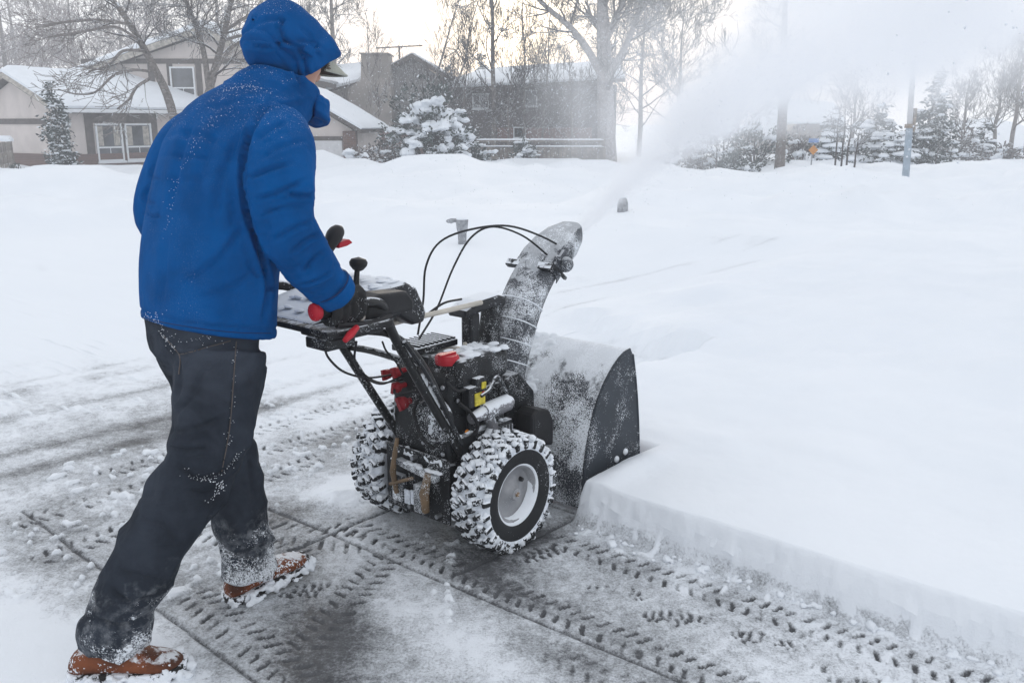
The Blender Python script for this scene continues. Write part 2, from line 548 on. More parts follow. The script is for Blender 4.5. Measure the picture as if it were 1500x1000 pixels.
# jacket cloth: woven blue with snow dust on shoulders and down the back
def jacket_mat():
    k = NT('blue_jacket_cloth')
    base = k.mix(k.ramp(k.noise(7, 4, 0.55), 0.3, 0.7), (0.0006, 0.058, 0.205, 1), (0.0008, 0.082, 0.280, 1))
    up = k.upness()
    s = k.n('ShaderNodeSeparateXYZ'); k.l(k.tc.outputs['Object'], s.inputs[0])
    # dusting: high and on the back
    hi = k.ramp(s.outputs['Z'], 1.18, 1.42)
    bk = k.ramp(s.outputs['X'], 0.10, -0.06)
    amt = k.math('MAXIMUM', k.math('MULTIPLY', hi, k.ramp(up, 0.25, 0.7)), k.math('MULTIPLY', k.math('MULTIPLY', bk, 0.62), k.ramp(k.noise(5, 3, 0.6), 0.46, 0.64)))
    th = k.math('SUBTRACT', 0.80, k.math('MULTIPLY', amt, 0.15))
    vor = k.noise(210, 2, 0.75)
    fac = k.ramp(k.math('SUBTRACT', vor, th), 0.0, 0.05, 0, 0.85)
    fine = k.math('MULTIPLY', k.ramp(k.noise(420, 1, 0.6), 0.52, 0.7), k.math('MULTIPLY', amt, 0.05))
    fac = k.math('MAXIMUM', fac, fine)
    c = k.mix(fac, base, SNOW)
    k.l(c, k.b.inputs['Base Color'])
    k.b.inputs['Roughness'].default_value = 0.75
    k.b.inputs['Specular IOR Level'].default_value = 0.03
    b1 = k.bump(k.noise(17, 5, 0.6, dist=1.6), 0.38, 0.012)
    b2 = k.bump(k.noise(700, 2, 0.5), 0.12, 0.001, b1)
    b3 = k.bump(fac, 0.4, 0.002, b2)
    k.l(b3, k.b.inputs['Normal'])
    return k.mat


M['jacket'] = jacket_mat()
M['jacket_seam'] = mk('dark_blue_seam', (0.002, 0.02, 0.09, 1), 0.7, var=0.1)


def jean_mat(name):
    k = NT(name)
    wv = k.n('ShaderNodeTexWave'); wv.inputs['Scale'].default_value = 260; wv.inputs['Distortion'].default_value = 2
    k.l(k.tc.outputs['Object'], wv.inputs['Vector'])
    c = k.mix(k.ramp(k.noise(6, 5, 0.6), 0.3, 0.72), (0.010, 0.0135, 0.020, 1), (0.032, 0.040, 0.055, 1))
    c = k.mix(k.math('MULTIPLY', k.ramp(k.noise(2.6, 4, 0.6, dist=.6), 0.46, 0.68), 0.75), c, (0.062, 0.074, 0.098, 1))
    c = k.mix(k.math('MULTIPLY', wv.outputs['Fac'], 0.25), c, (0.035, 0.04, 0.052, 1))
    s = k.n('ShaderNodeSeparateXYZ'); k.l(k.tc.outputs['Object'], s.inputs[0])
    hz = k.math('ADD', s.outputs['Z'], k.math('MULTIPLY', k.math('SUBTRACT', k.noise(7, 5, 0.7), 0.5), 0.85))
    g = k.ramp(hz, 0.33, 0.05)
    sn = k.noise(190, 3, 0.75)
    fac = k.ramp(k.math('SUBTRACT', sn, k.math('SUBTRACT', 0.80, k.math('MULTIPLY', g, 0.40))), 0.0, 0.09, 0, 0.92)
    pale = k.math('MULTIPLY', k.math('MULTIPLY', g, 0.30), k.ramp(k.noise(30, 4, 0.7), 0.4, 0.62))
    fac = k.math('MAXIMUM', fac, pale)
    k.l(k.mix(fac, c, SNOW), k.b.inputs['Base Color'])
    k.b.inputs['Roughness'].default_value = 0.85
    k.b.inputs['Specular IOR Level'].default_value = 0.08
    b1 = k.bump(k.noise(14, 5, 0.6, dist=1.0), 0.45, 0.02)
    b2 = k.bump(wv.outputs['Fac'], 0.1, 0.001, b1)
    k.l(k.bump(fac, 0.5, 0.004, b2), k.b.inputs['Normal'])
    return k.mat


M['jeans'] = jean_mat('dark_denim')
M['skin'] = mk('skin', (0.55, 0.30, 0.22, 1), 0.5, var=0.06, bump=0.1)
M['glove'] = mk('black_glove', (0.01, 0.01, 0.011, 1), 0.65, var=0.3, speck=0.14, bump=0.3, bscale=90)
M['shoe'] = mk('orange_brown_leather', (0.135, 0.038, 0.012, 1), 0.6, var=0.35, vscale=14, speck=0.42, speck_scale=110, snow=0.8, snow_at=0.9, snow_n=22)
M['sole'] = mk('dark_sole_caked_with_snow', (0.02, 0.018, 0.018, 1), 0.8, var=0.2, patch=((0.78, 0.81, 0.86, 1), 26, 0.47, 0.53))
M['cap'] = mk('grey_green_cap_cloth', (0.34, 0.345, 0.30, 1), 0.8, var=0.1, speck=0.1)
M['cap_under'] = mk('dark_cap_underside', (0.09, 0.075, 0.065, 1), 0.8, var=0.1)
M['hair'] = mk('dark_hair', (0.03, 0.022, 0.018, 1), 0.6, var=0.2)
# ------------------------------------------------------------------ sky and sun
SUN_EL, SUN_AZ = math.radians(6.3), math.radians(0.5)      # low, straight ahead behind thin cloud
w = bpy.data.worlds.new('World')
SC.world = w
w.use_nodes = True
wt = w.node_tree
wt.nodes.clear()
wo = wt.nodes.new('ShaderNodeOutputWorld')
bg = wt.nodes.new('ShaderNodeBackground')
sky = wt.nodes.new('ShaderNodeTexSky')
sky.sky_type = 'NISHITA'
sky.sun_disc = False
sky.sun_elevation = SUN_EL
sky.sun_rotation = SUN_AZ
sky.air_density = 1.0
sky.dust_density = 3.0
sky.ozone_density = 1.0
# a veil of bright overcast cloud over the clear sky
mixc = wt.nodes.new('ShaderNodeMix'); mixc.data_type = 'RGBA'
mixc.inputs['Factor'].default_value = 0.90
mixc.inputs[7].default_value = (9.0, 9.3, 9.8, 1)
wt.links.new(sky.outputs[0], mixc.inputs[6])
# the sun glowing through thin cloud
tcw = wt.nodes.new('ShaderNodeTexCoord'); dp_ = wt.nodes.new('ShaderNodeVectorMath'); dp_.operation = 'DOT_PRODUCT'
dp_.inputs[1].default_value = (math.sin(SUN_AZ) * math.cos(SUN_EL), math.cos(SUN_AZ) * math.cos(SUN_EL), math.sin(SUN_EL))
wt.links.new(tcw.outputs['Generated'], dp_.inputs[0])
pw = wt.nodes.new('ShaderNodeMath'); pw.operation = 'POWER'; pw.inputs[1].default_value = 420
wt.links.new(dp_.outputs['Value'], pw.inputs[0])
gl = wt.nodes.new('ShaderNodeMix'); gl.data_type = 'RGBA'; gl.blend_type = 'ADD'
gl.inputs[7].default_value = (16, 13.2, 8.5, 1)
wt.links.new(pw.outputs[0], gl.inputs['Factor']); wt.links.new(mixc.outputs[2], gl.inputs[6])
wt.links.new(gl.outputs[2], bg.inputs['Color'])
bg.inputs['Strength'].default_value = 0.1
wt.links.new(bg.outputs[0], wo.inputs['Surface'])

sd = bpy.data.lights.new('sun', 'SUN')
sd.energy = 1.5
sd.angle = math.radians(12)
sd.color = (1.0, 0.90, 0.76)
so = bpy.data.objects.new('sun', sd)
COL.objects.link(so)
_dir = Vector((math.sin(SUN_AZ) * math.cos(SUN_EL), math.cos(SUN_AZ) * math.cos(SUN_EL), math.sin(SUN_EL)))
so.rotation_euler = _dir.to_track_quat('Z', 'Y').to_euler()
so.location = (0, 60, 20)

SC.view_settings.view_transform = 'Standard'
SC.view_settings.look = 'None'
SC.view_settings.exposure = 0.26
SC.view_settings.gamma = 1
SC.cycles.use_denoising = True
SC.cycles.max_bounces = 8
SC.cycles.diffuse_bounces = 3
SC.cycles.glossy_bounces = 2
SC.cycles.transmission_bounces = 2
SC.cycles.volume_bounces = 4
SC.cycles.transparent_max_bounces = 8
SC.cycles.volume_step_rate = 1.0
SC.cycles.volume_max_steps = 128
# ------------------------------------------------------------------ ground: one height field, three pieces
def axis(lo, hi, step, far0, far1, g=1.055):
    a = list(np.arange(lo, hi, step))
    s = step; x = a[-1]; up = []
    while x < far1:
        s = min(s * g, 12.0); x += s; up.append(x)
    s = step; x = a[0]; dn = []
    while x > far0:
        s = min(s * g, 12.0); x -= s; dn.append(x)
    return np.array(dn[::-1] + a + up)


def lug_track(U, V, A, B, hw, seed, strength=1.0, pitch=0.046, wob=0.0):
    """chevron tyre print between two (u,v) points -> bare amount 0..1"""
    A = np.array(A); B = np.array(B); d = B - A; Ln = np.hypot(*d); d = d / Ln; nrm = np.array([-d[1], d[0]])
    s = (U - A[0]) * d[0] + (V - A[1]) * d[1]
    t = (U - A[0]) * nrm[0] + (V - A[1]) * nrm[1] + wob * np.sin(s * 3.1 + seed)
    s = s + 0.022 * (vnoise(U * 11, V * 11, seed + 4) - 0.5)
    t = t + 0.012 * (vnoise(U * 60, V * 60, seed + 3) - 0.5)
    inside = (s > -0.03) & (s < Ln + 0.03) & (np.abs(t) < hw * 1.1)
    side = np.where(t > 0, 0.5, 0.0)
    k = np.floor(s / pitch + side)
    ph = (s / pitch + side - np.abs(t) / hw * 0.55) % 1.0
    rnd = _hash(np.floor(s / pitch + side - np.abs(t) / hw * 0.55).astype(np.int64), (t > 0).astype(np.int64) + seed * 5, seed)
    at = np.abs(t) / hw
    lug = sst(0.10, 0.18, ph) * (1 - sst(0.34, 0.44, ph)) * sst(0.18, 0.34, at) * (1 - sst(0.85, 1.02, at))
    fade = sst(0.22, 0.50, fbm(U * 2.2, V * 2.2, seed + 11, 3) + 0.12)
    brk = sst(0.34, 0.52, fbm(U * 30, V * 30, seed + 21, 3))
    lug = lug * (0.35 + 0.65 * rnd) * (.65 + .35 * fade) * strength * (0.45 + 0.55 * brk)
    soft = np.exp(-(t / hw) ** 2 * 1.6) * 0.25 * fade * strength
    return np.where(inside, np.maximum(lug, 0), 0), np.where((s > -0.1) & (s < Ln + 0.1), soft, 0)


def seam(U, V, A, B, hw):
    A = np.array(A); B = np.array(B); d = B - A; Ln = np.hypot(*d); d = d / Ln
    s = (U - A[0]) * d[0] + (V - A[1]) * d[1]
    t = -(U - A[0]) * d[1] + (V - A[1]) * d[0] + 0.010 * (fbm(U * 5, V * 5, 91, 3) - 0.5)
    return np.exp(-(t / hw) ** 2) * (s > 0) * (s < Ln)


def blob(U, V, c, r, rv=None):
    rv = rv or r
    return np.exp(-((U - c[0]) / r) ** 2 - ((V - c[1]) / rv) ** 2)


def deep_mask(U, V):
    n = fbm(U * 2.3, V * 2.3, 5, 4) - 0.5
    n2 = fbm(U * 14, V * 14, 6, 3) - 0.5
    n3 = fbm(U * 45, V * 45, 7, 2) - 0.5
    nn = 0.05 * n + 0.004 * n2
    e1 = sst(-0.026, 0.020, U - (0.285 + 0.02 * V + nn)) * sst(-0.02, 0.03, V - 0.345 + nn)
    e2 = sst(-0.05, 0.05, U - 0.80 + nn) * sst(-0.03, 0.03, V + 0.36 + 0.1 * n)
    e3 = sst(-0.12, 0.12, U - (2.55 - 0.45 * (V + 0.4)) + 4 * nn) * sst(-0.6, 0.5, V + 1.7)
    return np.maximum(np.maximum(e1, e2), e3)


LAWN = [(-1.2, 0.0)]


def terrain(X, Y):
    """broad height of the snow-covered land in world metres (no near-field detail)"""
    z = -0.0132 * np.clip(Y - 3, 0, 60)
    und = (fbm(X * 0.16, Y * 0.16, 21, 4) - 0.5)
    far = sst(8, 14, Y)
    z = z + far * und * 0.55 + 0.75 * sst(12, 17, Y) * (fbm(X * .42, Y * .42, 23, 3) - 0.5) + 0.24 * sst(12, 15, Y) * (fbm(X * 1.4, Y * 1.4, 24, 4) - 0.5)
    left = 1 - sst(-3.0, 2.0, X)
    # lawn bank across the road on the left and in the middle
    bank = sst(13.2 + 0.25 * (fbm(X * 0.4, Y * 0.4, 4, 2) - 0.5) * 8, 20, Y)
    z = z + bank * (0.20 * left + 0.10) * (1 - 0.75 * sst(24, 33, Y))
    # ridges thrown up by ploughs
    def ridge(x0, y0, x1, y1, h, wd):
        d = np.array([x1 - x0, y1 - y0]); Ln = np.hypot(*d); d = d / Ln
        s = (X - x0) * d[0] + (Y - y0) * d[1]; t = -(X - x0) * d[1] + (Y - y0) * d[0]
        t = t + 1.0 * (fbm(X * 0.35, Y * 0.35, 33, 3) - 0.5)
        return h * np.exp(-(t / wd) ** 2) * sst(-2, 2, s) * (1 - sst(Ln - 2, Ln + 2, s)) * (0.6 + 0.8 * fbm(X * 0.6, Y * 0.6, 8, 3))
    z = z + ridge(2.0, 15.5, 14, 14.6, 0.30, 0.7) + ridge(5, 20, 20, 21, 0.34, 0.9) + ridge(-3.5, 24, 1.2, 23, 0.36, 1.5)
    z = z + ridge(-9, 14.6, -1.5, 16.5, 0.12, 0.8) + ridge(0.5, 27.5, 4, 29.5, 0.2, 1.2) + ridge(-7.2, 28.2, -4.4, 27.4, 0.62, 1.3)
    z = z + ridge(9, 27, 24, 29, 0.22, 1.0) + ridge(2, 11, 9, 10.5, 0.06, 0.8)
    z = z + 0.07 * sst(5, 9, Y) * (fbm(X * 1.1, Y * 1.1, 71, 3) - 0.5)
    return z


def ground_z(x, y):
    return float(terrain(np.array([x], float), np.array([y], float))[0]) + 0.16


ua = axis(-1.72, 0.62, 0.0066, -60, 700)
va = axis(-1.62, 2.3, 0.0066, -500, 500)
U, V = np.meshgrid(ua, va, indexing='ij')
X = OR.x + FV.x * U + RV.x * V
Y = OR.y + FV.y * U + RV.y * V
near = 1 - sst(7.5, 10.5, Y)            # where the cleared drive's detail matters
deep = deep_mask(U, V)
farS = sst(11, 14, Y + 0.25 * X)
deepF = np.maximum(deep, farS)
T = terrain(X, Y)

# --- how much snow is left on the concrete
cov = 0.66 + 0.62 * (fbm(U * 1.1, V * 1.1, 41, 4) - 0.5) + 0.35 * (fbm(U * 7, V * 7, 43, 4) - 0.5)
cov += 0.06 * sst(-0.5, -1.6, V) + 0.16 * sst(-0.8, -1.5, U)
for c, r, rv, a in [((-0.02, 0.12), 0.30, 0.26, -0.42), ((-0.72, 0.20), 0.17, 0.22, -0.40), ((-0.45, 0.62), 0.10, 0.3, -0.08),
                    ((-0.34, -0.52), 0.22, 0.16, -0.40), ((-1.02, -0.62), 0.13, 0.30, -0.18), ((0.24, 1.75), 0.06, 0.25, -0.14),
                    ((-0.36, 1.35), 0.15, 0.5, -0.12), ((-0.18, 0.5), 0.10, 0.30, -0.22), ((0.12, 0.30), 0.2, 0.06, -0.25),
                    ((-0.55, -0.22), 0.15, 0.1, -0.28), ((-0.9, 0.42), 0.12, 0.16, -0.30), ((0.9, -1.0), 0.5, 0.12, -0.22),
                    ((1.3, -0.6), 0.6, 0.10, -0.25), ((-0.6, -1.35), 0.30, 0.2, -0.24), ((-0.95, -1.1), 0.25, 0.3, -0.16), ((-0.1, -1.9), 0.4, 0.2, -0.2), ((-1.1, -0.75), 0.15, 0.2, -0.14), ((-1.15, -0.12), 0.12, 0.2, 0.35),
                    ((-0.52, 0.55), 0.09, 0.35, 0.20), ((-0.12, 0.95), 0.16, 0.45, 0.14), ((-1.45, -0.3), 0.25, 0.5, 0.35)]:
    cov += a * blob(U, V, c, r, rv)
# bands left by earlier passes, running with the machine
for vv, wd, a in [(-0.62, 0.05, 0.12), (-1.05, 0.07, -0.10), (-1.75, 0.07, -0.26), (-1.98, 0.05, -0.2), (-2.5, 0.05, -0.26), (-2.95, 0.07, -0.22), (-3.15, 0.05, -0.2), (-4.1, 0.06, -0.26), (-4.4, 0.05, -0.24), (-5.2, 0.07, -0.28), (-6.3, 0.08, -0.3)]:
    cov += a * np.exp(-((V - vv + 0.05 * np.sin(U * 0.9 + vv)) / wd) ** 2) * (0.5 + fbm(U * 0.8, V * 0.8, 3, 2))
cov += 0.22 * sst(-2.2, -5.0, V) + 0.25 * sst(4.0, 6.0, Y)
for wq, wd, a in [(11.35, .06, -.32), (11.0, .05, -.26), (10.3, .05, -.26), (9.65, .05, -.28), (9.4, .04, -.24), (12.1, .07, -.3)]:
    cov += a * np.exp(-((Y - .38 * X - wq + .1 * np.sin(X * .7 + wq)) / wd) ** 2) * (1 - sst(-1, 1.5, X)) * (0.2 + 1.3 * fbm(X * .9, Y * .9, 6, 3)) 
lugs = np.zeros_like(U); soft = np.zeros_like(U)
TR = [((0.138, 0.38), (0.215, 2.3), 0.056, 1, 1.0), ((-0.235, -0.30), (-0.205, 2.3), 0.055, 2, 1.0),
      ((-0.80, 0.22), (-0.33, 0.02), 0.06, 3, 1.0), ((-0.86, -0.25), (-0.93, 0.5), 0.06, 4, 0.8),
      ((-1.05, -0.85), (0.1, -0.90), 0.06, 5, 0.8), ((-0.55, -1.42), (1.8, -1.38), 0.06, 6, 0.65),
      ((-0.62, -0.75), (-0.50, -0.20), 0.07, 7, 0.9), ((-1.0, -1.2), (0.6, -1.12), 0.06, 8, 0.6),
      ((-0.40, 0.75), (-0.40, 2.0), 0.05, 9, 0.35), ((0.07, 1.0), (0.16, 2.2), 0.05, 10, 0.25), ((-0.50, -0.55), (-0.30, -0.15), 0.09, 12, 0.85)]
for A, B, hw, sd_, stg in TR:
    a, b = lug_track(U, V, A, B, hw, sd_, stg)
    lugs = np.maximum(lugs, a); soft = np.maximum(soft, b)
# boot prints: bars across a sole shape
FP = [((0.02, 0.38), 20, 0.8), ((-0.02, 0.72), 70, 0.9), ((-0.035, 0.93), 60, 0.7), ((0.02, 1.18), 70, 0.7), ((0.0, 1.42), 75, 0.6), ((-0.62, -0.02), 40, 0.7)]
for (cu, cv), ang, stg in FP:
    a = math.radians(ang); s = (U - cu) * math.cos(a) + (V - cv) * math.sin(a); t = -(U - cu) * math.sin(a) + (V - cv) * math.cos(a)
    t = t + 0.01 * (vnoise(U * 40, V * 40, 77) - 0.5)
    body = (1 - sst(0.85, 1.0, np.sqrt((s / 0.10) ** 2 + (t / 0.045) ** 2)))
    ph_ = (s / 0.027 + 0.5 * (vnoise(U * 50, V * 50, 78) - 0.5) + np.where(t > 0.008, .4, 0)) % 1.0
    bars = sst(0.3, 0.45, ph_) * (1 - sst(0.75, 0.9, ph_))
    lugs = np.maximum(lugs, body * bars * stg * .75 * sst(0.38, 0.56, fbm(U * 26, V * 26, 83, 3)))
joints = np.zeros_like(U)
for A, B, hw in [((-0.335, -0.62), (-0.25, 2.6), 0.0065), ((-0.25, 0.262), (0.62, 0.345), 0.0065), ((-0.935, -1.3), (-1.0, 0.6), 0.006),
                 ((-0.62, -0.275), (0.8, -0.225), 0.006), ((0.33, -0.9), (0.36, 0.33), 0.006)]:
    joints = np.maximum(joints, seam(U, V, A, B, hw))
edge_dark = np.exp(-((U - 0.265 - 0.02 * V) / 0.016) ** 2) * (V > 0.34) * sst(0.40, 0.6, fbm(U * 6, V * 6, 15, 3))
lugs = lugs * (1 - sst(0.0, 0.06, deep)) * (1 - sst(.23, .27, U - .02 * V) * (V > .36))
cov = cov - 0.85 * lugs - 0.15 * soft - 0.30 * joints - 0.10 * edge_dark
pile = 0.028 * blob(U, V, (-0.10, -0.47), 0.10, 0.09) * (0.4 + fbm(U * 18, V * 18, 52, 3)) + 0.02 * blob(U, V, (-1.28, 0.02), 0.12, 0.18) * fbm(U * 15, V * 15, 53, 3)
cov += 16 * pile
# crumbs: small clods of snow dropped on the drive
cr = sst(0.80, 0.9, vnoise(U * 34, V * 34, 61)) * sst(0.5, 0.62, fbm(U * 2, V * 2, 62, 3))
cov = np.clip(cov + 0.5 * cr, 0.02, 1.2)
cov = np.maximum(cov, np.clip(deepF * 3, 0, 1.2))
clear_z = 0.010 * np.clip(cov, 0, 1) + 0.010 * cr + pile - 0.006 * joints - 0.006 * lugs
clear_z += 0.006 * (fbm(U * 9, V * 9, 19, 3) - 0.5) * np.clip(cov, 0, 1)
clear_z += 0.016 * sst(-1.4, -3, V) * (fbm(U * 1.3, V * 4, 29, 4) - 0.5) * 2
deep_h = 0.158 + 0.012 * (fbm(U * 0.9, V * 0.9, 13, 3) - 0.5) + 0.004 * (fbm(U * 12, V * 12, 14, 3) - 0.5)
deep_h += 0.018 * sst(.5, 1.2, U) * (fbm(U * 5, V * 2.2, 18, 4) - 0.5) * 2
deep_h += 0.075 * sst(.9, 3.0, U) * (fbm(U * 1.6, V * 1.6, 17, 4) - 0.5) * 2
deep_h += -0.03 * blob(U, V, (1.9, 1.1), 0.25) + 0.03 * blob(U, V, (2.0, 0.95), 0.15)
# eaten shoulder of snow beside the housing
deep_h += 0.03 * blob(U, V, (0.55, 0.42), 0.25, 0.06)
Z = T + clear_z * (1 - deepF) + deep_h * deepF
# spilled toe at the foot of the cut face
toe = np.exp(-np.clip(0.285 + 0.02 * V - U, 0, 1) / 0.018) * (V > 0.36) * (1 - deep)
Z += toe * 0.022 * (0.3 + fbm(U * 20, V * 20, 55, 3))
cov = np.maximum(cov, toe * 0.9 * (0.4 + fbm(U * 20, V * 20, 55, 3)))

wall = 4 * deep * (1 - deep)
jig = wall * (0.020 * (fbm(V * 9, Z * 38, 93, 3) - 0.5) + 0.012 * (fbm(V * 30, Z * 70, 94, 2) - 0.5))
X = X + FV.x * jig; Y = Y + FV.y * jig
nu, nv = U.shape
verts = np.stack([X, Y, Z], -1).reshape(-1, 3)
ids = np.arange(nu * nv).reshape(nu, nv)
quads = np.stack([ids[:-1, :-1], ids[1:, :-1], ids[1:, 1:], ids[:-1, 1:]], -1).reshape(-1, 4)
quads = quads[:, ::-1]
fd = deepF.reshape(-1)[quads].mean(1)
fy = (Y + 0.25 * X).reshape(-1)[quads].mean(1)


def ground_mat():
    k = NT('snowy_concrete')
    at = k.n('ShaderNodeAttribute'); at.attribute_name = 'cover'
    cv = at.outputs['Fac']
    g1 = k.noise(130, 4, 0.75); g2 = k.noise(28, 4, 0.65); g3 = k.noise(420, 2, 0.6)
    jit = k.math('ADD', k.math('MULTIPLY', k.math('SUBTRACT', g1, 0.5), 0.85), k.math('MULTIPLY', k.math('SUBTRACT', g2, 0.5), 0.55))
    jit = k.math('ADD', jit, k.math('MULTIPLY', k.math('SUBTRACT', g3, 0.5), 0.45))
    f = k.ramp(k.math('ADD', cv, jit), 0.16, 0.80)
    conc = k.mix(k.ramp(g2, 0.3, 0.7), (0.085, 0.088, 0.095, 1), (0.14, 0.145, 0.155, 1))
    conc = k.mix(k.ramp(g3, 0.35, 0.7), conc, (0.055, 0.057, 0.062, 1))
    k.l(k.mix(f, conc, SNOW), k.b.inputs['Base Color'])
    k.l(k.ramp(f, 0, 1, 0.45, 0.75), k.b.inputs['Roughness'])
    k.b.inputs['Specular IOR Level'].default_value = 0.3
    b = k.bump(g1, 0.5, 0.006)
    k.l(k.bump(f, 0.6, 0.006, b), k.b.inputs['Normal'])
    return k.mat


def snowfield_mat():
    k = NT('fresh_snow')
    n1 = k.noise(1.2, 5, 0.6); n2 = k.noise(90, 4, 0.7); n3 = k.noise(7, 4, 0.6)
    k.l(k.mix(k.ramp(n1, 0.3, 0.7), (0.78, 0.815, 0.86, 1), (0.82, 0.85, 0.89, 1)), k.b.inputs['Base Color'])
    k.b.inputs['Roughness'].default_value = 0.7
    k.b.inputs['Specular IOR Level'].default_value = 0.2
    b = k.bump(n3, 0.25, 0.02)
    k.l(k.bump(n2, 0.3, 0.004, b), k.b.inputs['Normal'])
    return k.mat


M['ground'] = ground_mat(); M['snowfield'] = snowfield_mat()


def piece(name, mask, mat, attr=False):
    q = quads[mask]
    used, inv = np.unique(q.ravel(), return_inverse=True)
    o = fast_mesh(name, verts[used], inv.reshape(-1, 4), mat, smooth=True)
    if attr:
        a = o.data.attributes.new('cover', 'FLOAT', 'POINT')
        a.data.foreach_set('value', cov.reshape(-1)[used].astype(np.float32))
    tag(o, kind='structure')
    return o


is_far = fy > 13.5
is_deep = (fd > 0.5) & ~is_far
piece('driveway', ~is_deep & ~is_far, M['ground'], True)
piece('deep_snow', is_deep, M['snowfield'])
piece('snowy_ground', is_far, M['snowfield'])

# crumbs of snow fallen from the cut face and off the machine
clod = MB(); rnd = random.Random(31)
for i in range(110):
    v = .37 + 1.9 * rnd.random() ** 1.0; u = .272 + .02 * v - abs(rnd.gauss(0, .030)); s_ = rnd.uniform(.003, .011) * (1.6 if rnd.random() < .12 else 1)
    if i > 400: u, v = rnd.uniform(-.95, .2), rnd.uniform(-.9, 1.2); s_ *= .8
    p = W(u, v, 0)
    clod.sphere((p.x, p.y, .008 + s_ * .4), (s_ * rnd.uniform(.8, 1.5), s_ * rnd.uniform(.8, 1.5), s_ * .8), 7, 5)
tag(remesh('snow_crumbs', clod, .0042, M['snow_clump'], None, 1, lambda p, n: .003 * mnoise.noise(p * 110)), 'loose crumbs of snow along the cut edge and on the drive', 'snow crumbs', kind='stuff')
# ------------------------------------------------------------------ snow blower (local frame: x forward, y left, z up)
blower = empty('snow_blower', OR, FH, 'black two-stage snow blower with tall grey discharge chute, frosted with snow', 'snow blower')


def P(u, v, z): return Vector((u, -v, z))


# ---- wheels
def ringpts(n, R, y): return [(R * math.cos(2 * math.pi * k / n), y, R * math.sin(2 * math.pi * k / n)) for k in range(n)]


def make_wheel(loc, flip):
    n = 56
    m = MB()
    # outboard side is -y
    prof_sh = [(.156, -.069), (.172, -.071), (.183, -.060), (.187, -.03), (.188, 0), (.187, .03), (.183, .060), (.172, .071), (.150, .070)]
    m.loft([ringpts(n, r, y) for r, y in prof_sh], caps=False, mi=0)
    prof_bl = [(.100, -.050), (.106, -.060), (.118, -.066), (.138, -.070), (.156, -.069)]
    m.loft([ringpts(n, r, y) for r, y in prof_bl], caps=False, mi=1)
    prof_in = [(.150, .070), (.13, .068), (.10, .05)]
    m.loft([ringpts(n, r, y) for r, y in prof_in], caps=False, mi=0)
    wl = m.build('wheel', [M['tread_snow'], M['rubber']], blower, smooth=True)
    wl.location = loc
    if flip: wl.rotation_euler = (0, 0, math.pi)
    # lugs
    t = MB(); rnd = random.Random(5)
    N = 24
    for row in (-1, 1):
        for i in range(N):
            a = 2 * math.pi * (i + (0.5 if row > 0 else 0)) / N
            for part_ in (0, 1):
                y0 = row * (.016 if part_ == 0 else .046)
                da = (0.0 if part_ == 0 else 0.085)
                r0 = .190 if part_ == 0 else .1875
                ca, sa = math.cos(a + da), math.sin(a + da)
                rad = Vector((ca, 0, sa)); tan = Vector((-sa, 0, ca)); ax = Vector((0, 1, 0))
                sk = tan * math.cos(0.45 * row) + ax * math.sin(0.45 * row)
                ot = ax * math.cos(0.45 * row) - tan * math.sin(0.45 * row)
                R = Matrix((rad, sk, ot)).transposed()
                hgt = .030 + rnd.uniform(-.003, .002)
                t.box(rad * r0 + ax * y0 * 1.0, (hgt, .021 + rnd.uniform(-.003, .003), .036), R)
            # shoulder lug wrapping down the side
            a2 = a + 0.11
            rad = Vector((math.cos(a2), 0, math.sin(a2))); tan = Vector((-math.sin(a2), 0, math.cos(a2))); ax = Vector((0, 1, 0))
            t.box(rad * .176 + ax * row * .069, (.034, .020, .012), Matrix((rad, tan, ax)).transposed())
    t.build('tread', M['tread'], wl, bevel=.004, seg=1)
    # clods of snow packed in the tread
    s = MB()
    for i in range(260):
        a = rnd.uniform(0, 2 * math.pi); y = rnd.uniform(-.066, .066)
        r = rnd.uniform(.184, .195); sz = rnd.uniform(.006, .015)
        s.sphere((r * math.cos(a), y, r * math.sin(a)), (sz, sz * 1.1, sz * .9), 6, 4)
    for i in range(60):
        a = rnd.uniform(0, 2 * math.pi); r = rnd.uniform(.163, .180); sz = rnd.uniform(.006, .013)
        s.sphere((r * math.cos(a), -.068, r * math.sin(a)), (sz, sz * .6, sz), 6, 4)
    s.build('packed_snow', M['snow_clump'], wl, smooth=True)
    # rim dish
    rm = MB()
    rp = [(.103, -.049), (.098, -.056), (.092, -.052), (.086, -.030), (.070, -.022), (.045, -.026), (.030, -.034), (.022, -.046), (.020, -.052), (.001, -.053)]
    rm.loft([ringpts(40, r, y) for r, y in rp], caps=False)
    rm.loft([ringpts(24, r, y) for r, y in [(.10, .045), (.09, .02), (.03, .02), (.001, .02)]], caps=False)
    rim = rm.build('rim', M['rim'], wl, smooth=True)
    b = MB()
    b.cyl((.0, -.050, .0), (.0, -.058, .0), .009, .008, 12)
    b.build('axle_bolt', M['rust'], rim, smooth=True)
    vb = MB(); vb.cyl((.050, -.020, .032), (.050, -.036, .032), .009, .007, 10)
    vb.build('valve', M['black_clean'], rim, smooth=True)
    # snow caught round the rim
    sn = MB(); nn = 64; rg = []
    for q in range(6):
        f_ = q / 5
        pts = []
        for k in range(nn):
            a = 2 * math.pi * k / nn
            w_ = .011 + .012 * float(fbm(math.cos(a) * 2.2 + 5, math.sin(a) * 2.2 + 5, 9, 3)) + (.012 if math.sin(a - .6) < -.2 else 0) * abs(math.sin(a - .6))
            ro = .1075; ri = ro - w_
            r = ro + (ri - ro) * f_
            y = -.060 + .010 * math.sin(f_ * math.pi) * -1 + f_ * .030
            pts.append((r * math.cos(a), y, r * math.sin(a)))
        rg.append(pts)
    sn.loft(rg, caps=False)
    sn.build('rim_snow', M['snow_clump'], wl, smooth=True)
    return wl


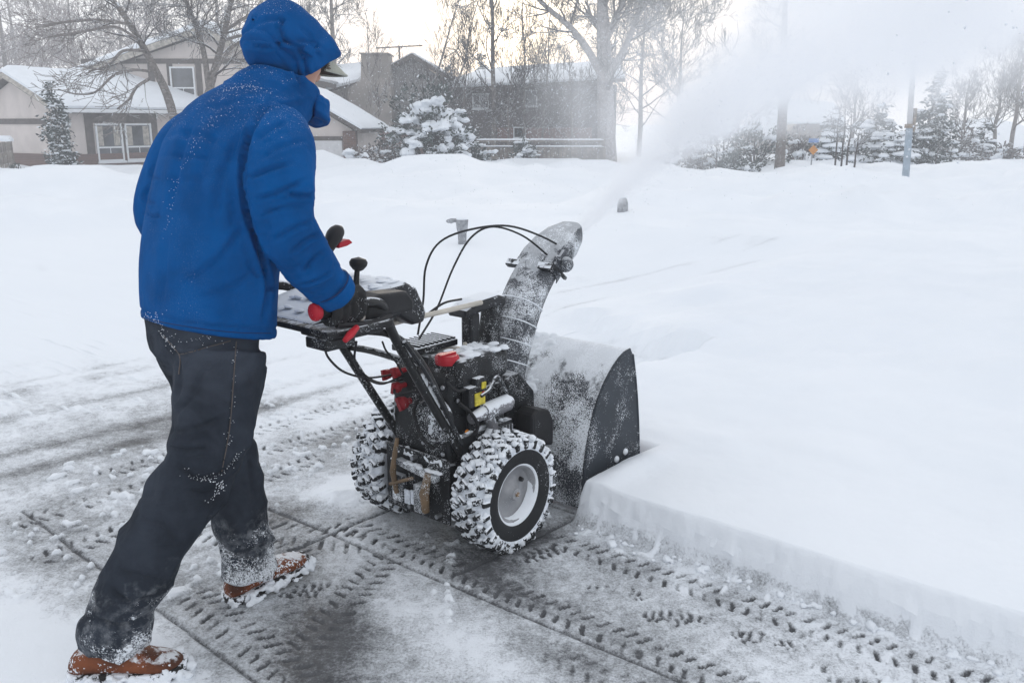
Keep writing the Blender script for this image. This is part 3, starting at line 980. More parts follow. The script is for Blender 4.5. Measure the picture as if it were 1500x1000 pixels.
make_wheel(P(0.01, .247, .200), False)
make_wheel(P(0.01, -.247, .200), True)
m = MB(); m.cyl(P(.01, -.20, .2), P(.01, .20, .2), .016)
m.build('axle', M['steel'], blower, smooth=True)

# ---- chassis
m = MB()
m.wbox(-.15, .30, -.135, .135, .12, .30)
m.wbox(-.16, -.15, -.15, .15, .10, .33)
m.build('chassis', M['black'], blower, bevel=.006)
m = MB(); m.wbox(-.185, -.16, .045, .10, .135, .235); m.wbox(-.20, -.16, -.055, -.02, .13, .23)
m.box(P(-.175, .02, .272), (.03, .19, .022), Matrix.Rotation(.12, 3, 'X'))
m.build('linkage_cover', M['chute'], blower, bevel=.006)
m = MB()
m.tube([P(-.19, -.07, .17), P(-.20, -.075, .25), P(-.185, -.08, .30), P(-.17, -.08, .36)], [.008, .011, .009, .007], 8)
m.tube([P(-.195, .075, .145), P(-.205, .08, .21), P(-.19, .085, .28)], [.013, .017, .012], 9)
m.tube([P(-.20, -.09, .20), P(-.20, .02, .25)], .006, 8)
m.build('shift_linkage', M['rust'], blower, smooth=True)
m = MB(); m.wbox(-.192, -.187, -.045, .0 - .001, .15, .20); m.build('decal', M['label'], blower)
m = MB(); m.wbox(-.192, -.187, .004, .03, .145, .195); m.build('decal', M['label'], blower)
for v, z in ((-.09, .13), (-.02, .13), (.05, .13), (.11, .13), (0, .31)):
    m = MB(); m.cyl(P(-.16, v, z), P(-.182, v, z), .008, n=8); m.build('frame_bolt', M['steel'], blower, smooth=True)

# ---- belt cover between engine and housing
m = MB(); m.prism([(.17, .28), (.17, .52), (.24, .54), (.33, .45), (.34, .28)], 'y', -.12, .10)
m.build('belt_cover', M['black'], blower, bevel=.01)
m = MB(); m.prism([(.20, .30), (.20, .405), (.235, .42), (.30, .405), (.325, .36), (.325, .26)], 'y', -.215, -.13)
m.build('guard', M['black_clean'], blower, bevel=.012)

# ---- auger housing
prof = [(.645, .578), (.615, .573), (.58, .558), (.545, .537), (.51, .508), (.475, .472), (.445, .43), (.418, .38), (.396, .32), (.376, .25), (.364, .18), (.360, .11), (.364, .05), (.375, .02)]
inner = [(u + .012 * (1 if z < .5 else .6), z - (.012 if z > .3 else .0)) for u, z in prof]
m = MB()
vs = np.linspace(-.315, .315, 25)
rings = []
for v in vs:
    rings.append([P(u, v, z) for u, z in prof] + [P(u + .014, v, z - .006) for u, z in reversed(prof)])
m.loft(rings)
housing = m.build('auger_housing', M['drum'], blower, smooth=True)
# side plates
sp = prof + [(.40, .012), (.725, .012), (.735, .06), (.728, .16), (.715, .28), (.70, .38), (.682, .47), (.66, .555)]
for s_ in (1, -1):
    m = MB(); m.prism(sp, 'y', -s_ * .315, -s_ * .329)
    # lip flanges
    edge = [P(u, s_ * .327, z) for u, z in sp[len(prof) + 1:]]
    m.tube(edge, .006, 8)
    back = [P(u - .002, s_ * .326, z) for u, z in prof]
    m.tube(back, .0055, 8)
    pl = m.build('side_plate', M['grey_panel'], housing, bevel=.002)
    for (u, z) in ((.565, .165), (.625, .178), (.42, .10)):
        b = MB(); b.lathe([(.001, .0), (.013, .0), (.013, .005), (.008, .009), (.001, .010)], P(u, s_ * .329, z), P(0, s_, 0), 12)
        b.build('bolt', M['snow_clump'], pl, smooth=True)
    k = MB(); k.prism([(.50, .005), (.70, .005), (.72, .03), (.70, .075), (.66, .09), (.60, .09), (.52, .04)], 'y', -s_ * .330, -s_ * .340)
    k.build('skid_shoe', M['grey_panel'], pl, bevel=.004)
m = MB(); m.wbox(.62, .66, -.31, .31, .012, .03)
m.build('scraper_blade', M['steel'], housing)
# auger inside
m = MB(); m.cyl(P(.56, -.31, .20), P(.56, .31, .20), .02)
for s_ in (1, -1):
    a = []; b_ = []
    for i in range(61):
        t = i / 60; ang = t * 4 * math.pi * s_; v = s_ * (.05 + .25 * t)
        a.append(P(.56 + .06 * math.cos(ang), v, .20 + .06 * math.sin(ang))); b_.append(P(.56 + .15 * math.cos(ang), v, .20 + .15 * math.sin(ang)))
    m.loft([a, b_], caps=False, closed=False)
m.build('auger', M['red_dark'], housing, smooth=True)
# clearing tool clipped on the back of the drum
m = MB()
c0 = L(832, 577, .06)
m.box(c0 + Vector((-.012, 0, .006)), (.03, .075, .035), Matrix.Rotation(-.5, 3, 'Y'))
m.box(c0 + Vector((-.015, 0, -.022)), (.03, .085, .012), Matrix.Rotation(-.5, 3, 'Y'))
m.tube([L(776, 557, -.02), L(795, 570, -.02), L(820, 576, .04)], [.009, .012, .011], 8)
m.tube([L(776, 571, -.02), L(795, 576, .0), L(812, 575, .04)], [.006, .008, .009], 8)
m.build('clearing_tool', M['black_snow'], housing, bevel=.003)
# snow heaped on the drum
m = MB(); rnd = random.Random(11)
for i in range(150):
    v = rnd.uniform(-.30, .02) if i < 100 else rnd.uniform(-.1, .27)
    j = min(int(rnd.uniform(0, 1) ** .8 * 8), 8) if i < 100 else rnd.randint(5, 10)
    f_ = rnd.random(); u = prof[j][0] * (1 - f_) + prof[j + 1][0] * f_; z = prof[j][1] * (1 - f_) + prof[j + 1][1] * f_
    s = rnd.uniform(.014, .042) if i < 100 else rnd.uniform(.008, .02)
    m.sphere(P(u + .012, v, z - .010), (s * .75, s * 1.3, s * .75), 10, 6)
remesh('heaped_snow', m, .006, M['snow_clump'], housing, 5, lambda p, n: .006 * mnoise.noise(p * 40) + .004 * mnoise.noise(p * 95))

# ---- discharge chute
cs = smooth_path([P(.262, 0, .40), P(.285, 0, .50), P(.325, 0, .60), P(.372, 0, .70), P(.432, 0, .795), P(.515, 0, .885)], 6)


def chute_ring(c, t, r, n=28):
    y = Vector((0, 1, 0)); x = y.cross(t).normalized()   # x points forward/up-ish side
    pts = []
    for k in range(n):
        a = 2 * math.pi * k / n
        ca, sa = math.cos(a), math.sin(a)
        e = 0.78
        cx = math.copysign(abs(ca) ** e, ca); cy = math.copysign(abs(sa) ** e, sa)
        pts.append(c + x * (cx * r * .93) + y * (cy * r * 1.0))
    return pts


m = MB(); rings = []; inn = []
for i, c in enumerate(cs):
    t = (cs[min(i + 1, len(cs) - 1)] - cs[max(i - 1, 0)]).normalized()
    r = .083 - .010 * i / len(cs)
    rings.append(chute_ring(c, t, r)); inn.append(chute_ring(c, t, r - .006))
m.loft(rings + inn[::-1], caps=False)
chute = m.build('discharge_chute', M['chute'], blower, smooth=True)
m = MB()
for i in (5, 9, 13, 17, 21):
    c = cs[i]; t = (cs[i + 1] - cs[i - 1]).normalized(); r = .0835 - .010 * i / len(cs)
    m.loft([chute_ring(c - t * .0025, t, r - .002), chute_ring(c - t * .002, t, r + .0025), chute_ring(c + t * .002, t, r + .0025), chute_ring(c + t * .0025, t, r - .002)], caps=False)
m.build('chute_rib', M['snow_clump'], chute, smooth=True)
m = MB(); m.lathe([(.095, 0), (.10, .004), (.10, .03), (.086, .034)], P(.262, 0, .40), P(.12, 0, 1), 28)
m.build('chute_collar', M['black_snow'], chute, smooth=True)
# deflector hood: a curved shell hinged on top
dp = [P(.475, 0, .872), P(.525, 0, .915), P(.585, 0, .952), P(.645, 0, .978), P(.705, 0, .992)]
m = MB(); ro = []; ri = []
for i, c in enumerate(dp):
    t = (dp[min(i + 1, 4)] - dp[max(i - 1, 0)]).normalized(); y = Vector((0, 1, 0)); nrm = t.cross(y).normalized()
    if nrm.z < 0: nrm = -nrm
    wd = [.088, .088, .084, .074, .054][i]; dpth = [.10, .10, .10, .095, .07][i]
    for lst, q in ((ro, 0), (ri, .005)):
        lst.append([c + y * (wd - q) * math.copysign(abs(math.cos(a)) ** .6, math.cos(a)) + nrm * ((.036 - q) * abs(math.sin(a)) ** .55 if math.sin(a) > 0 else dpth * math.sin(a)) for a in [math.pi * (-.28 + 1.56 * k / 20) for k in range(21)]])
sec = [a + b[::-1] for a, b in zip(ro, ri)]
m.loft(sec)
dfl = m.build('deflector', M['chute'], chute, smooth=True)
m = MB(); h = L(822, 385, .09)
m.box(h, (.085, .016, .060), Matrix.Rotation(-.7, 3, 'Y'))
m.sphere(h + Vector((.012, -.012, -.006)), .030, 12, 8); m.sphere(h + Vector((-.03, -.006, .02)), .014, 8, 6)
m.build('hinge_bracket', M['chute'], dfl, smooth=True, bevel=.006)
m = MB(); m.box(P(.448, 0, .886), (.03, .215, .024), Matrix.Rotation(-.85, 3, 'Y')); m.box(P(.50, .092, .868), (.12, .014, .014), Matrix.Rotation(.65, 3, 'Y'))
m.build('hinge_strap', M['black_snow'], dfl, bevel=.004)
# rod and bracket that turn the chute
m = MB(); m.box(P(.118, 0, .685), (.050, .05, .15)); m.build('chute_post', M['black'], blower, bevel=.010)
m = MB()
m.prism([(.175, .60), (.205, .78), (.20, .81), (.262, .80), (.27, .76), (.235, .59)], 'y', -.03, .03)
m.build('chute_arm', M['black'], blower, bevel=.010)
m = MB(); m.prism([(.045, .752), (.05, .782), (.115, .808), (.22, .815), (.265, .80), (.262, .765), (.20, .772), (.12, .762)], 'y', -.045, .045)
m.build('chute_drive_housing', M['black_snow'], blower, bevel=.012)
m = MB(); m.tube([L(565, 476, .05), L(600, 467, .05), L(650, 456, .05), L(705, 443, .05)], .0085, 10)
m.build('chute_rod', M['rod'], blower, smooth=True)
m = MB(); m.tube(smooth_path([L(622, 463, .0), L(650, 444, .0), L(676, 438, .0)], 6), .004, 6); m.build('cable', M['black_clean'], blower, smooth=True)

# ---- engine
m = MB(); m.prism([(-.135, .30), (-.14, .48), (-.125, .60), (-.08, .635), (.10, .635), (.15, .60), (.16, .30)], 'y', -.13, .135)
eng = m.build('engine', M['black'], blower, bevel=.02, seg=3)
m = MB()
m.prism([(-.105, -.135), (-.085, -.15), (.14, -.15), (.17, -.12), (.17, .0), (-.105, .0)], 'z', .555, .652)
tank = m.build('fuel_tank', M['black'], eng, bevel=.025, seg=4)
m = MB(); pc = L(655, 527, .085)
m.lathe([(.001, -.012), (.038, -.012), (.041, .0), (.040, .012), (.034, .018), (.001, .018)], pc, (0, 0, 1), 20)
m.box(pc + Vector((0, 0, .017)), (.07, .018, .012))
m.build('fuel_cap', M['red'], tank, smooth=True)
m = MB(); q = L(710, 518, .05); m.sphere(q, (.020, .024, .014), 12, 8); m.build('oil_cap', M['peach'], tank, smooth=True)
m = MB(); q = L(683, 514, .04); m.box(q, (.03, .02, .018)); m.box(q + Vector((.01, .015, .012)), (.012, .012, .03)); m.build('primer', M['rod'], tank, bevel=.003)
# tank-top snow
m = MB(); rnd = random.Random(3)
for i in range(26):
    m.sphere(P(rnd.uniform(-.03, .155), rnd.uniform(.02, .14), .653), (rnd.uniform(.01, .026), rnd.uniform(.01, .022), rnd.uniform(.004, .010)), 8, 5)
m.build('tank_snow', M['snow_clump'], tank, smooth=True)
# finned air intake lid
m = MB(); m.wbox(-.115, .085, .03, .155, .645, .668)
for i in range(9): m.wbox(-.10 + i * .021, -.088 + i * .021, .035, .15, .668, .677)
m.build('intake_grille', M['black_snow'], eng, bevel=.004)
# recoil starter, a round ribbed cover on the rear face
m = MB(); rc = P(-.142, .085, .455)
m.lathe([(.078, 0), (.080, .012), (.070, .022), (.062, .014), (.045, .012), (.03, .020), (.001, .022)], rc, (-1, 0, 0), 30)
m.build('recoil_starter', M['black_snow'], eng, smooth=True)
m = MB()
for i in range(14):
    a = rnd.uniform(0, 6.28); r = rnd.uniform(0, .055)
    m.sphere(rc + Vector((-.016, r * math.cos(a), r * math.sin(a))), (.008, rnd.uniform(.006, .016), rnd.uniform(.006, .014)), 8, 5)
m.build('starter_snow', M['snow_clump'], eng, smooth=True)
for (px, py, sz) in ((574, 546, .017), (588, 543, .017), (588, 565, .018), (597, 588, .022)):
    k = L(px, py, 0); # on the rear face
    v = ray(px, py); d = Vector((0, 0, CAMH)) - OR; t = (-.15 - d.dot(FV)) / v.dot(FV); p = d + v * t
    q = Vector((p.dot(FV), -p.dot(RV), p.z))
    m = MB(); m.lathe([(sz * .5, .02), (sz * .55, -.01), (sz, -.014), (sz * 1.05, -.028), (sz * .7, -.034), (.001, -.034)], q, (-1, 0, 0) if False else (1, 0, 0), 10)
    m.sphere(q + Vector((-.026, 0, 0)), (sz * .7, sz * 1.05, sz * 1.05), 10, 7); m.box(q + Vector((-.036, 0, 0)), (.014, sz * .6, sz * 2.1), Matrix.Rotation(random.uniform(-.6, .6), 3, 'X'))
    m.build('control_knob', M['red_dark'], eng, smooth=True)
m = MB()
m.cyl(L(690, 614, .175), L(712, 602, .175), .018, .024, 18); m.cyl(L(708, 604, .175), L(743, 589, .175), .029, .029, 20); m.cyl(L(743, 589, .175), L(748, 587, .175), .029, .018, 20)
m.tube([L(715, 610, .18), L(722, 625, .18), L(715, 640, .18)], .02, 12)
m.build('muffler', M['muffler'], eng, smooth=True)
q = L(697, 580, .165)
m = MB(); m.box(q + Vector((0, .012, 0)), (.075, .035, .07)); m.box(q + Vector((.02, .012, .045)), (.045, .035, .03))
hs = m.build('carburettor_cover', M['black_snow'], eng, bevel=.005)
m = MB(); m.box(q + Vector((.012, -.0075, -.01)), (.048, .004, .042), Matrix.Rotation(.0, 3, 'Y')); m.box(q + Vector((.032, -.0075, .032)), (.02, .004, .022))
m.build('warning_sticker', M['brass'], hs)
m = MB(); m.lathe([(.001, .008), (.008, .006), (.009, 0), (.001, 0)], q + Vector((.024, -.011, .005)), (0, -1, 0), 10); m.build('red_button', M['red'], hs, smooth=True)
m = MB(); m.tube(smooth_path([L(705, 580, .19), L(718, 570, .19), L(726, 553, .18), L(733, 556, .175), L(742, 575, .17), L(744, 590, .165)], 6), .006, 8)
m.build('spark_lead', M['black_snow'], eng, smooth=True)
m = MB(); m.lathe([(.001, .012), (.012, .010), (.016, 0), (.016, -.02)], L(733, 568, .165), (0, -1, 0), 12); m.build('spark_cap', M['black'], eng, smooth=True)
m = MB(); m.sphere(L(684, 632, .15), (.010, .004, .008), 10, 6); m.build('sticker', M['orange'], eng, smooth=True)
m = MB(); m.wbox(-.11, .15, -.165, -.135, .32, .40); m.wbox(-.06, .12, -.15, -.135, .40, .54)
for i in range(6): m.wbox(-.05 + i * .028, -.04 + i * .028, -.156, -.135, .42, .53)
m.build('engine_shroud', M['black'], eng, bevel=.006)

# ---- handlebars
for s_ in (1, -1):
    m = MB()
    pts = [P(-.03, s_ * .15, .235), P(-.115, s_ * .15, .365), P(-.25, s_ * .15, .575), P(-.375, s_ * .155, .775), P(-.42, s_ * .17, .845), P(-.47, s_ * .20, .905), P(-.56, s_ * .215, .925), P(-.70, s_ * .215, .925)]
    m.tube(smooth_path(pts, 5), .0145, 12)
    m.box(P(-.055, s_ * .15, .27), (.05, .03, .10), Matrix.Rotation(.55, 3, 'Y'))
    m.build('handlebar', M['tube'], blower, smooth=True)
    m = MB(); m.tube([P(-.565, s_ * .215, .925), P(-.585, s_ * .215, .925), P(-.69, s_ * .215, .925), P(-.705, s_ * .215, .925)], [.018, .021, .020, .022], 14)
    g = m.build('grip', M['black_clean'], blower, smooth=True)
    m = MB(); m.lathe([(.001, -.004), (.022, -.004), (.0245, .004), (.023, .012), (.016, .016), (.001, .017)], P(-.705, s_ * .215, .925), (-1, 0, 0), 20)
    m.build('end_cap', M['red'], g, smooth=True)
    m = MB(); m.tube(smooth_path([P(-.46, s_ * .225, .875), P(-.54, s_ * .235, .868), P(-.66, s_ * .235, .885)], 5), .009, 8)
    m.build('drive_lever', M['black_clean'], blower, smooth=True)
m = MB(); m.tube(smooth_path([L(512, 508, -.15), L(545, 514, -.05), L(590, 528, .09), L(610, 540, .14)], 5), .011, 10)
m.build('crossbar', M['tube'], blower, smooth=True)
m = MB(); m.tube(smooth_path([L(535, 484, .12), L(570, 489, .14), L(600, 510, .15), L(628, 550, .155), L(655, 610, .155)], 6), .012, 10)
m.build('brace_tube', M['tube'], blower, smooth=True)
m = MB(); m.tube(smooth_path([L(592, 500, .172), L(625, 548, .172), L(652, 600, .172), L(676, 650, .172)], 5), .007, 8)
m.build('cable_conduit', M['black_snow'], blower, smooth=True)
# ledges of snow on the near handlebar
m = MB(); rnd = random.Random(8)
for i in range(22):
    t = rnd.uniform(.05, .95); a = P(-.13, .152, .385); b_ = P(-.37, .154, .77)
    m.sphere(a.lerp(b_, t) + Vector((.008, 0, .013)), (.010, .008, rnd.uniform(.008, .022)), 7, 5)
m.build('bar_snow', M['snow_clump'], blower, smooth=True)

# ---- console
m = MB()
m.prism([(-.66, .845), (-.665, .872), (-.55, .892), (-.45, .912), (-.36, .934), (-.30, .938), (-.255, .915), (-.215, .835), (-.225, .80), (-.27, .80), (-.33, .835), (-.45, .835)], 'y', -.125, .20)
con = m.build('console', M['black_snow'], blower, bevel=.018, seg=3)
for s_ in (1, -1):
    m = MB(); m.wbox(-.70, -.47, -s_ * .13, -s_ * .25, .850, .870); m.wbox(-.70, -.60, -s_ * .15, -s_ * .24, .818, .850); m.wbox(-.59, -.48, -s_ * .17, -s_ * .22, .832, .850)
    m.wbox(-.70, -.665, -s_ * .0, -s_ * .25, .856, .874)
    m.build('console_tray', M['black'], con, bevel=.006)
m = MB(); m.prism([(-.53, .868), (-.53, .925), (-.47, .935), (-.37, .93), (-.345, .90), (-.345, .868)], 'y', -.125, -.205)
sw = m.build('switch_panel', M['black_clean'], con, bevel=.010)
m = MB(); m.box(L(508, 453, .205), (.018, .02, .028)); m.build('red_switch', M['red'], con, bevel=.003)
m = MB(); m.tube([L(523, 479, .25), L(513, 490, .26), L(505, 499, .265)], [.008, .011, .007], 8); m.build('red_lever', M['red'], con, smooth=True)
m = MB(); q = L(528, 464, .215); m.lathe([(.001, .016), (.010, .013), (.014, 0), (.014, -.01)], q, (-.5, -.8, .2), 14); m.build('lamp_lens', M['bulb'], con, smooth=True)
m = MB(); m.tube([P(-.394, .0, .90), P(-.388, 0, .94), P(-.382, 0, .975)], [.012, .009, .008], 10)
m.lathe([(.008, -.012), (.016, -.008), (.026, .004), (.028, .014), (.022, .024), (.001, .030)], P(-.378, 0, .980), (.1, 0, 1), 18)
m.build('shift_knob', M['black_clean'], con, smooth=True)
m = MB(); m.tube(smooth_path([P(-.43, -.1, .90), P(-.42, -.1, .98), P(-.40, -.1, 1.04), P(-.375, -.1, 1.075)], 5), [.017] * 5 + [.018] * 5 + [.022] * 4 + [.026] * 2, 14) if False else None
m = MB(); pth = smooth_path([P(-.455, -.1, .90), P(-.435, -.1, .98), P(-.405, -.1, 1.035), P(-.375, -.1, 1.072), P(-.352, -.1, 1.07)], 4)
m.tube(pth, [.013] * 4 + [.014] * 3 + [.017, .019, .021, .024, .026, .026, .025, .023, .018, .011][:len(pth) - 7], 14)
js = m.build('chute_joystick', M['black_clean'], con, smooth=True)
m = MB(); m.prism([(-.375, 1.045), (-.335, 1.052), (-.322, 1.040), (-.345, 1.032), (-.38, 1.028)], 'y', .085, .115); m.build('trigger', M['red'], js, bevel=.003)
# snow lying on the console lid
m = MB(); rnd = random.Random(21)
for i in range(60):
    u = rnd.uniform(-.62, -.27); z = .878 + (u + .66) * .19 if u < -.33 else .935
    m.sphere(P(u, rnd.uniform(-.15, .11), z), (rnd.uniform(.006, .03), rnd.uniform(.006, .024), rnd.uniform(.003, .007)), 7, 4)
m.build('console_snow', M['snow_clump'], con, smooth=True)

# ---- cables
for pts, r in (([(612, 490, .03), (620, 440, .0), (624, 390, .0), (645, 354, .0), (690, 336, .02), (745, 331, .03), (795, 347, .05), (832, 368, .06), (838, 374, .06)], .0038),
               ([(614, 496, .05), (640, 452, .02), (664, 392, .0), (690, 348, .0), (722, 332, .0), (765, 345, .02), (800, 372, .05), (812, 384, .06)], .0038),
               ([(474, 505, .2), (482, 525, .18), (505, 545, .12), (540, 553, .02), (578, 548, -.1)], .0035),
               ([(522, 500, .16), (520, 530, .13), (536, 553, .08), (560, 562, .0), (585, 552, -.1)], .0035),
               ([(505, 503, .1), (512, 520, .08), (530, 545, .04), (556, 560, 0), (590, 556, -.08)], .003),
               ([(560, 500, .1), (566, 514, .1), (580, 530, .08), (590, 548, .0)], .003)):
    m = MB(); m.tube(smooth_path([L(*p) for p in pts], 6), r, 6)
    m.build('cable', M['black_clean'], blower, smooth=True)

# small engine fittings: hoses, fins, screws, pull handle
m = MB(); m.tube(smooth_path([P(-.15, .0, .50), P(-.185, .02, .47), P(-.19, .06, .40), P(-.165, .09, .36)], 6), .006, 8); m.build('hose', M['black_clean'], eng, smooth=True)
m = MB(); m.tube(smooth_path([P(-.15, -.09, .56), P(-.20, -.05, .53), P(-.185, .03, .55), P(-.15, .06, .53)], 6), .0045, 8); m.build('hose', M['black_clean'], eng, smooth=True)
m = MB(); m.tube(smooth_path([L(690, 640, .16), L(700, 625, .19), L(690, 605, .19), L(672, 590, .17)], 6), .006, 8); m.build('hose', M['black_clean'], eng, smooth=True)
m = MB(); m.tube(smooth_path([L(655, 560, .15), L(668, 572, .18), L(682, 570, .18)], 6), .005, 8); m.build('hose', M['black_clean'], eng, smooth=True)
m = MB()
for i in range(7):
    m = MB(); m.box(L(716 + i * 4.5, 636 - i * 1.2, .155), (.006, .05, .055)); m.build('cylinder_fin', M['steel'], eng, bevel=.002)
for (u, z) in ((-.10, .345), (.02, .345), (.12, .345), (-.10, .52), (.06, .54), (.13, .47)):
    m = MB(); m.lathe([(.001, .006), (.007, .005), (.008, 0), (.001, 0)], P(u, .137, z), (0, -1, 0), 8); m.build('screw', M['steel'], eng, smooth=True)
for (v, z) in ((-.11, .34), (.11, .34), (-.11, .47), (.0, .59), (.115, .57), (.02, .36)):
    m = MB(); m.lathe([(.001, .006), (.007, .005), (.008, 0), (.001, 0)], P(-.143, v, z), (-1, 0, 0), 8); m.build('screw', M['steel'], eng, smooth=True)
m = MB(); m.tube([P(-.175, .03, .56), P(-.18, .09, .565)], .009, 8); m.tube([P(-.175, .06, .56), P(-.15, .075, .52)], .003, 6); m.build('pull_handle', M['black_clean'], eng, smooth=True)
m = MB(); rnd = random.Random(44)
for i in range(34):
    m.sphere(P(-.15 + rnd.uniform(-.006, .0), rnd.uniform(-.12, .13), .305 + abs(rnd.gauss(0, .012))), (.008, rnd.uniform(.006, .018), rnd.uniform(.004, .010)), 7, 5)
for i in range(20):
    m.sphere(P(rnd.uniform(-.12, .16), .152, .403 + rnd.uniform(0, .004)), (rnd.uniform(.006, .016), .010, rnd.uniform(.003, .008)), 7, 5)
for i in range(26):
    v = rnd.uniform(-.10, .13); m.sphere(P(-.165 - rnd.uniform(0, .02), v, .285), (.010, rnd.uniform(.006, .016), rnd.uniform(.004, .008)), 7, 5)
remesh('ledge_snow', m, .0045, M['snow_clump'], eng, 2, lambda p, n: .004 * mnoise.noise(p * 90))
# ------------------------------------------------------------------ person walking behind the machine




# ---- the body: one continuous surface, mostly under clothes
b = MB()
tor(b, [(-.86, -.06, .84, .12, .075, 5), (-.835, -.06, 1.0, .14, .095, 6), (-.80, -.06, 1.15, .155, .105, 8), (-.745, -.06, 1.30, .17, .105, 15), (-.70, -.06, 1.38, .15, .08, 22), (-.66, -.06, 1.42, .07, .065, 28)])
hd = Q(-.530, -.06, 1.585)
b.tube(*spath([Q(-.66, -.06, 1.41), Q(-.60, -.06, 1.47), Q(-.55, -.06, 1.53)], [.06, .055, .055]), 16)
# skull, jaw, nose, brow, ears, lips: head looks ahead and down
Rp = Matrix.Rotation(math.radians(24), 3, 'Y')


def hp(x, y, z): return hd + Rp @ Vector((x, y, z))


def hsphere(c, s, n=18, k=12):
    mm = MB(); mm.sphere((0, 0, 0), s, n, k)
    b.add([hp(*c) + Rp @ Vector(p) for p in mm.v], mm.f)


hsphere((-.012, 0, .025), (.092, .074, .088)); hsphere((.020, 0, -.045), (.068, .058, .072)); hsphere((.050, 0, -.092), (.026, .030, .020))
hsphere((.092, 0, -.022), (.020, .013, .016)); hsphere((.080, 0, .003), (.014, .010, .030)); hsphere((.066, .032, .026), (.018, .026, .010)); hsphere((.066, -.032, .026), (.018, .026, .010))
hsphere((.078, 0, -.058), (.014, .026, .008)); hsphere((.074, 0, -.070), (.014, .023, .008))
for s_ in (1, -1):
    hsphere((-.008, s_ * .076, -.008), (.018, .010, .031)); hsphere((.045, s_ * .040, -.020), (.030, .022, .026))
RA = [Q(-.70, .10, 1.37), Q(-.775, .185, 1.265), Q(-.785, .205, 1.15), Q(-.72, .222, 1.05), Q(-.655, .222, .985)]
LA = [Q(-.70, -.22, 1.37), Q(-.735, -.335, 1.26), Q(-.755, -.385, 1.14), Q(-.70, -.31, 1.04), Q(-.65, -.225, .985)]
RL = [Q(-.885, .025, .87), Q(-.925, .035, .72), Q(-.955, .035, .56), Q(-1.075, -.01, .36), Q(-1.205, -.065, .13)]
LL = [Q(-.85, -.15, .86), Q(-.815, -.145, .69), Q(-.775, -.14, .52), Q(-.755, -.135, .32), Q(-.74, -.13, .10)]
for A in (RA, LA): b.tube(*spath(A, [.055, .05, .043, .038, .030]), 14)
for A in (RL, LL): b.tube(*spath(A, [.070, .068, .056, .050, .036]), 14)
person = remesh('person', b, .008, M['skin'], None, 4)
person.location = PB; person.rotation_euler = (0, 0, FH)
tag(person, 'person in a hooded blue winter jacket and dark jeans pushing the machine', 'person')
for s_ in (1, -1):
    eye = MB(); e_ = MB(); e_.sphere((0, 0, 0), (.010, .013, .008), 10, 6); eye.add([hp(.072, s_ * .031, .004) + Rp @ Vector(p) for p in e_.v], e_.f)
    eye.build('eye', M['label'], person, smooth=True)
h_ = MB(); e_ = MB(); e_.sphere((0, 0, 0), (.096, .079, .092), 18, 12); h_.add([hp(-.022, 0, .030) + Rp @ Vector(p) for p in e_.v], e_.f)
h_.build('hair', M['hair'], person, smooth=True)

# ---- jacket
j = MB()
tor(j, [(-.852, -.06, .868, .205, .150, 13), (-.846, -.06, .95, .207, .150, 12), (-.828, -.06, 1.07, .210, .150, 11), (-.785, -.06, 1.20, .220, .152, 13),
        (-.742, -.06, 1.31, .222, .150, 20), (-.70, -.06, 1.395, .195, .125, 26), (-.66, -.06, 1.445, .125, .10, 30), (-.63, -.06, 1.47, .09, .085, 30)], 40, 0.88)
RS = [Q(-.705, .085, 1.375), Q(-.745, .155, 1.325), Q(-.782, .195, 1.245), Q(-.782, .210, 1.145), Q(-.735, .222, 1.065), Q(-.672, .222, .993), Q(-.655, .222, .972)]
RR = [.086, .090, .087, .081, .072, .058, .056]
LS = [Q(-.705, -.205, 1.375), Q(-.735, -.285, 1.325), Q(-.765, -.335, 1.235), Q(-.775, -.375, 1.135), Q(-.73, -.335, 1.065), Q(-.665, -.245, .993), Q(-.655, -.228, .972)]
j.tube(*spath(RS, RR, 5), 24); j.tube(*spath(LS, RR, 5), 24)
RSV = spath(RS, RR, 5)[0]


def arm_dist(p):
    best = 9; bi = 0
    for i, q in enumerate(RSV):
        d = (p - q).length
        if d < best: best = d; bi = i
    return best, bi / (len(RSV) - 1)


def jdisp(p, n):
    d = 0.0
    dist, t = arm_dist(p)
    on_arm = p.y < -.085 and dist < .125 and t > .12
    if on_arm:
        # gathers across the sleeve, deepest inside the elbow and above the cuff
        k = math.exp(-((t - .52) / .20) ** 2) + .8 * math.exp(-((t - .88) / .10) ** 2) + .45
        ang = math.atan2(n.y, n.x)
        d += -.0105 * k * ridged(Vector((t * 4.6 + .25 * math.sin(ang * 1.0 + 1), ang * .38, 3.1)), (1, 1, 1)) + .004 * k
        d += .005 * mnoise.noise(p * 14)
    else:
        # long slanting drapes on back and side
        z = p.z
        q = Vector((p.x * 3.4 + z * 1.3, p.y * 3.2 - z * .9, z * 1.25))
        d += .0035 * (ridged(q, (.9, .9, .8)) - .45) * max(0, min(1, (1.38 - z) / .3))
        q2 = Vector((p.x * 6 - z * 3, p.y * 6 + z * 2, z * 3 + 7))
        d += .004 * mnoise.noise(q2)
        # pull lines from the armpit down to the waist
        ap = Vector((.05, -.20, 1.30)); r = (p - ap)
        a_ = math.atan2(r.z, r.x); L_ = r.length
        d += -.006 * math.exp(-((L_ - .17) / .12) ** 2) * max(0, math.sin(a_ * 7 + 1)) ** 3
    # gathered waist shadow line and stitched hem
    d += -.0045 * math.exp(-((p.z - .905 + (p.x) * .22) / .004) ** 2)
    return d


jacket = remesh('jacket', j, .0062, M['jacket'], person, 5, jdisp)
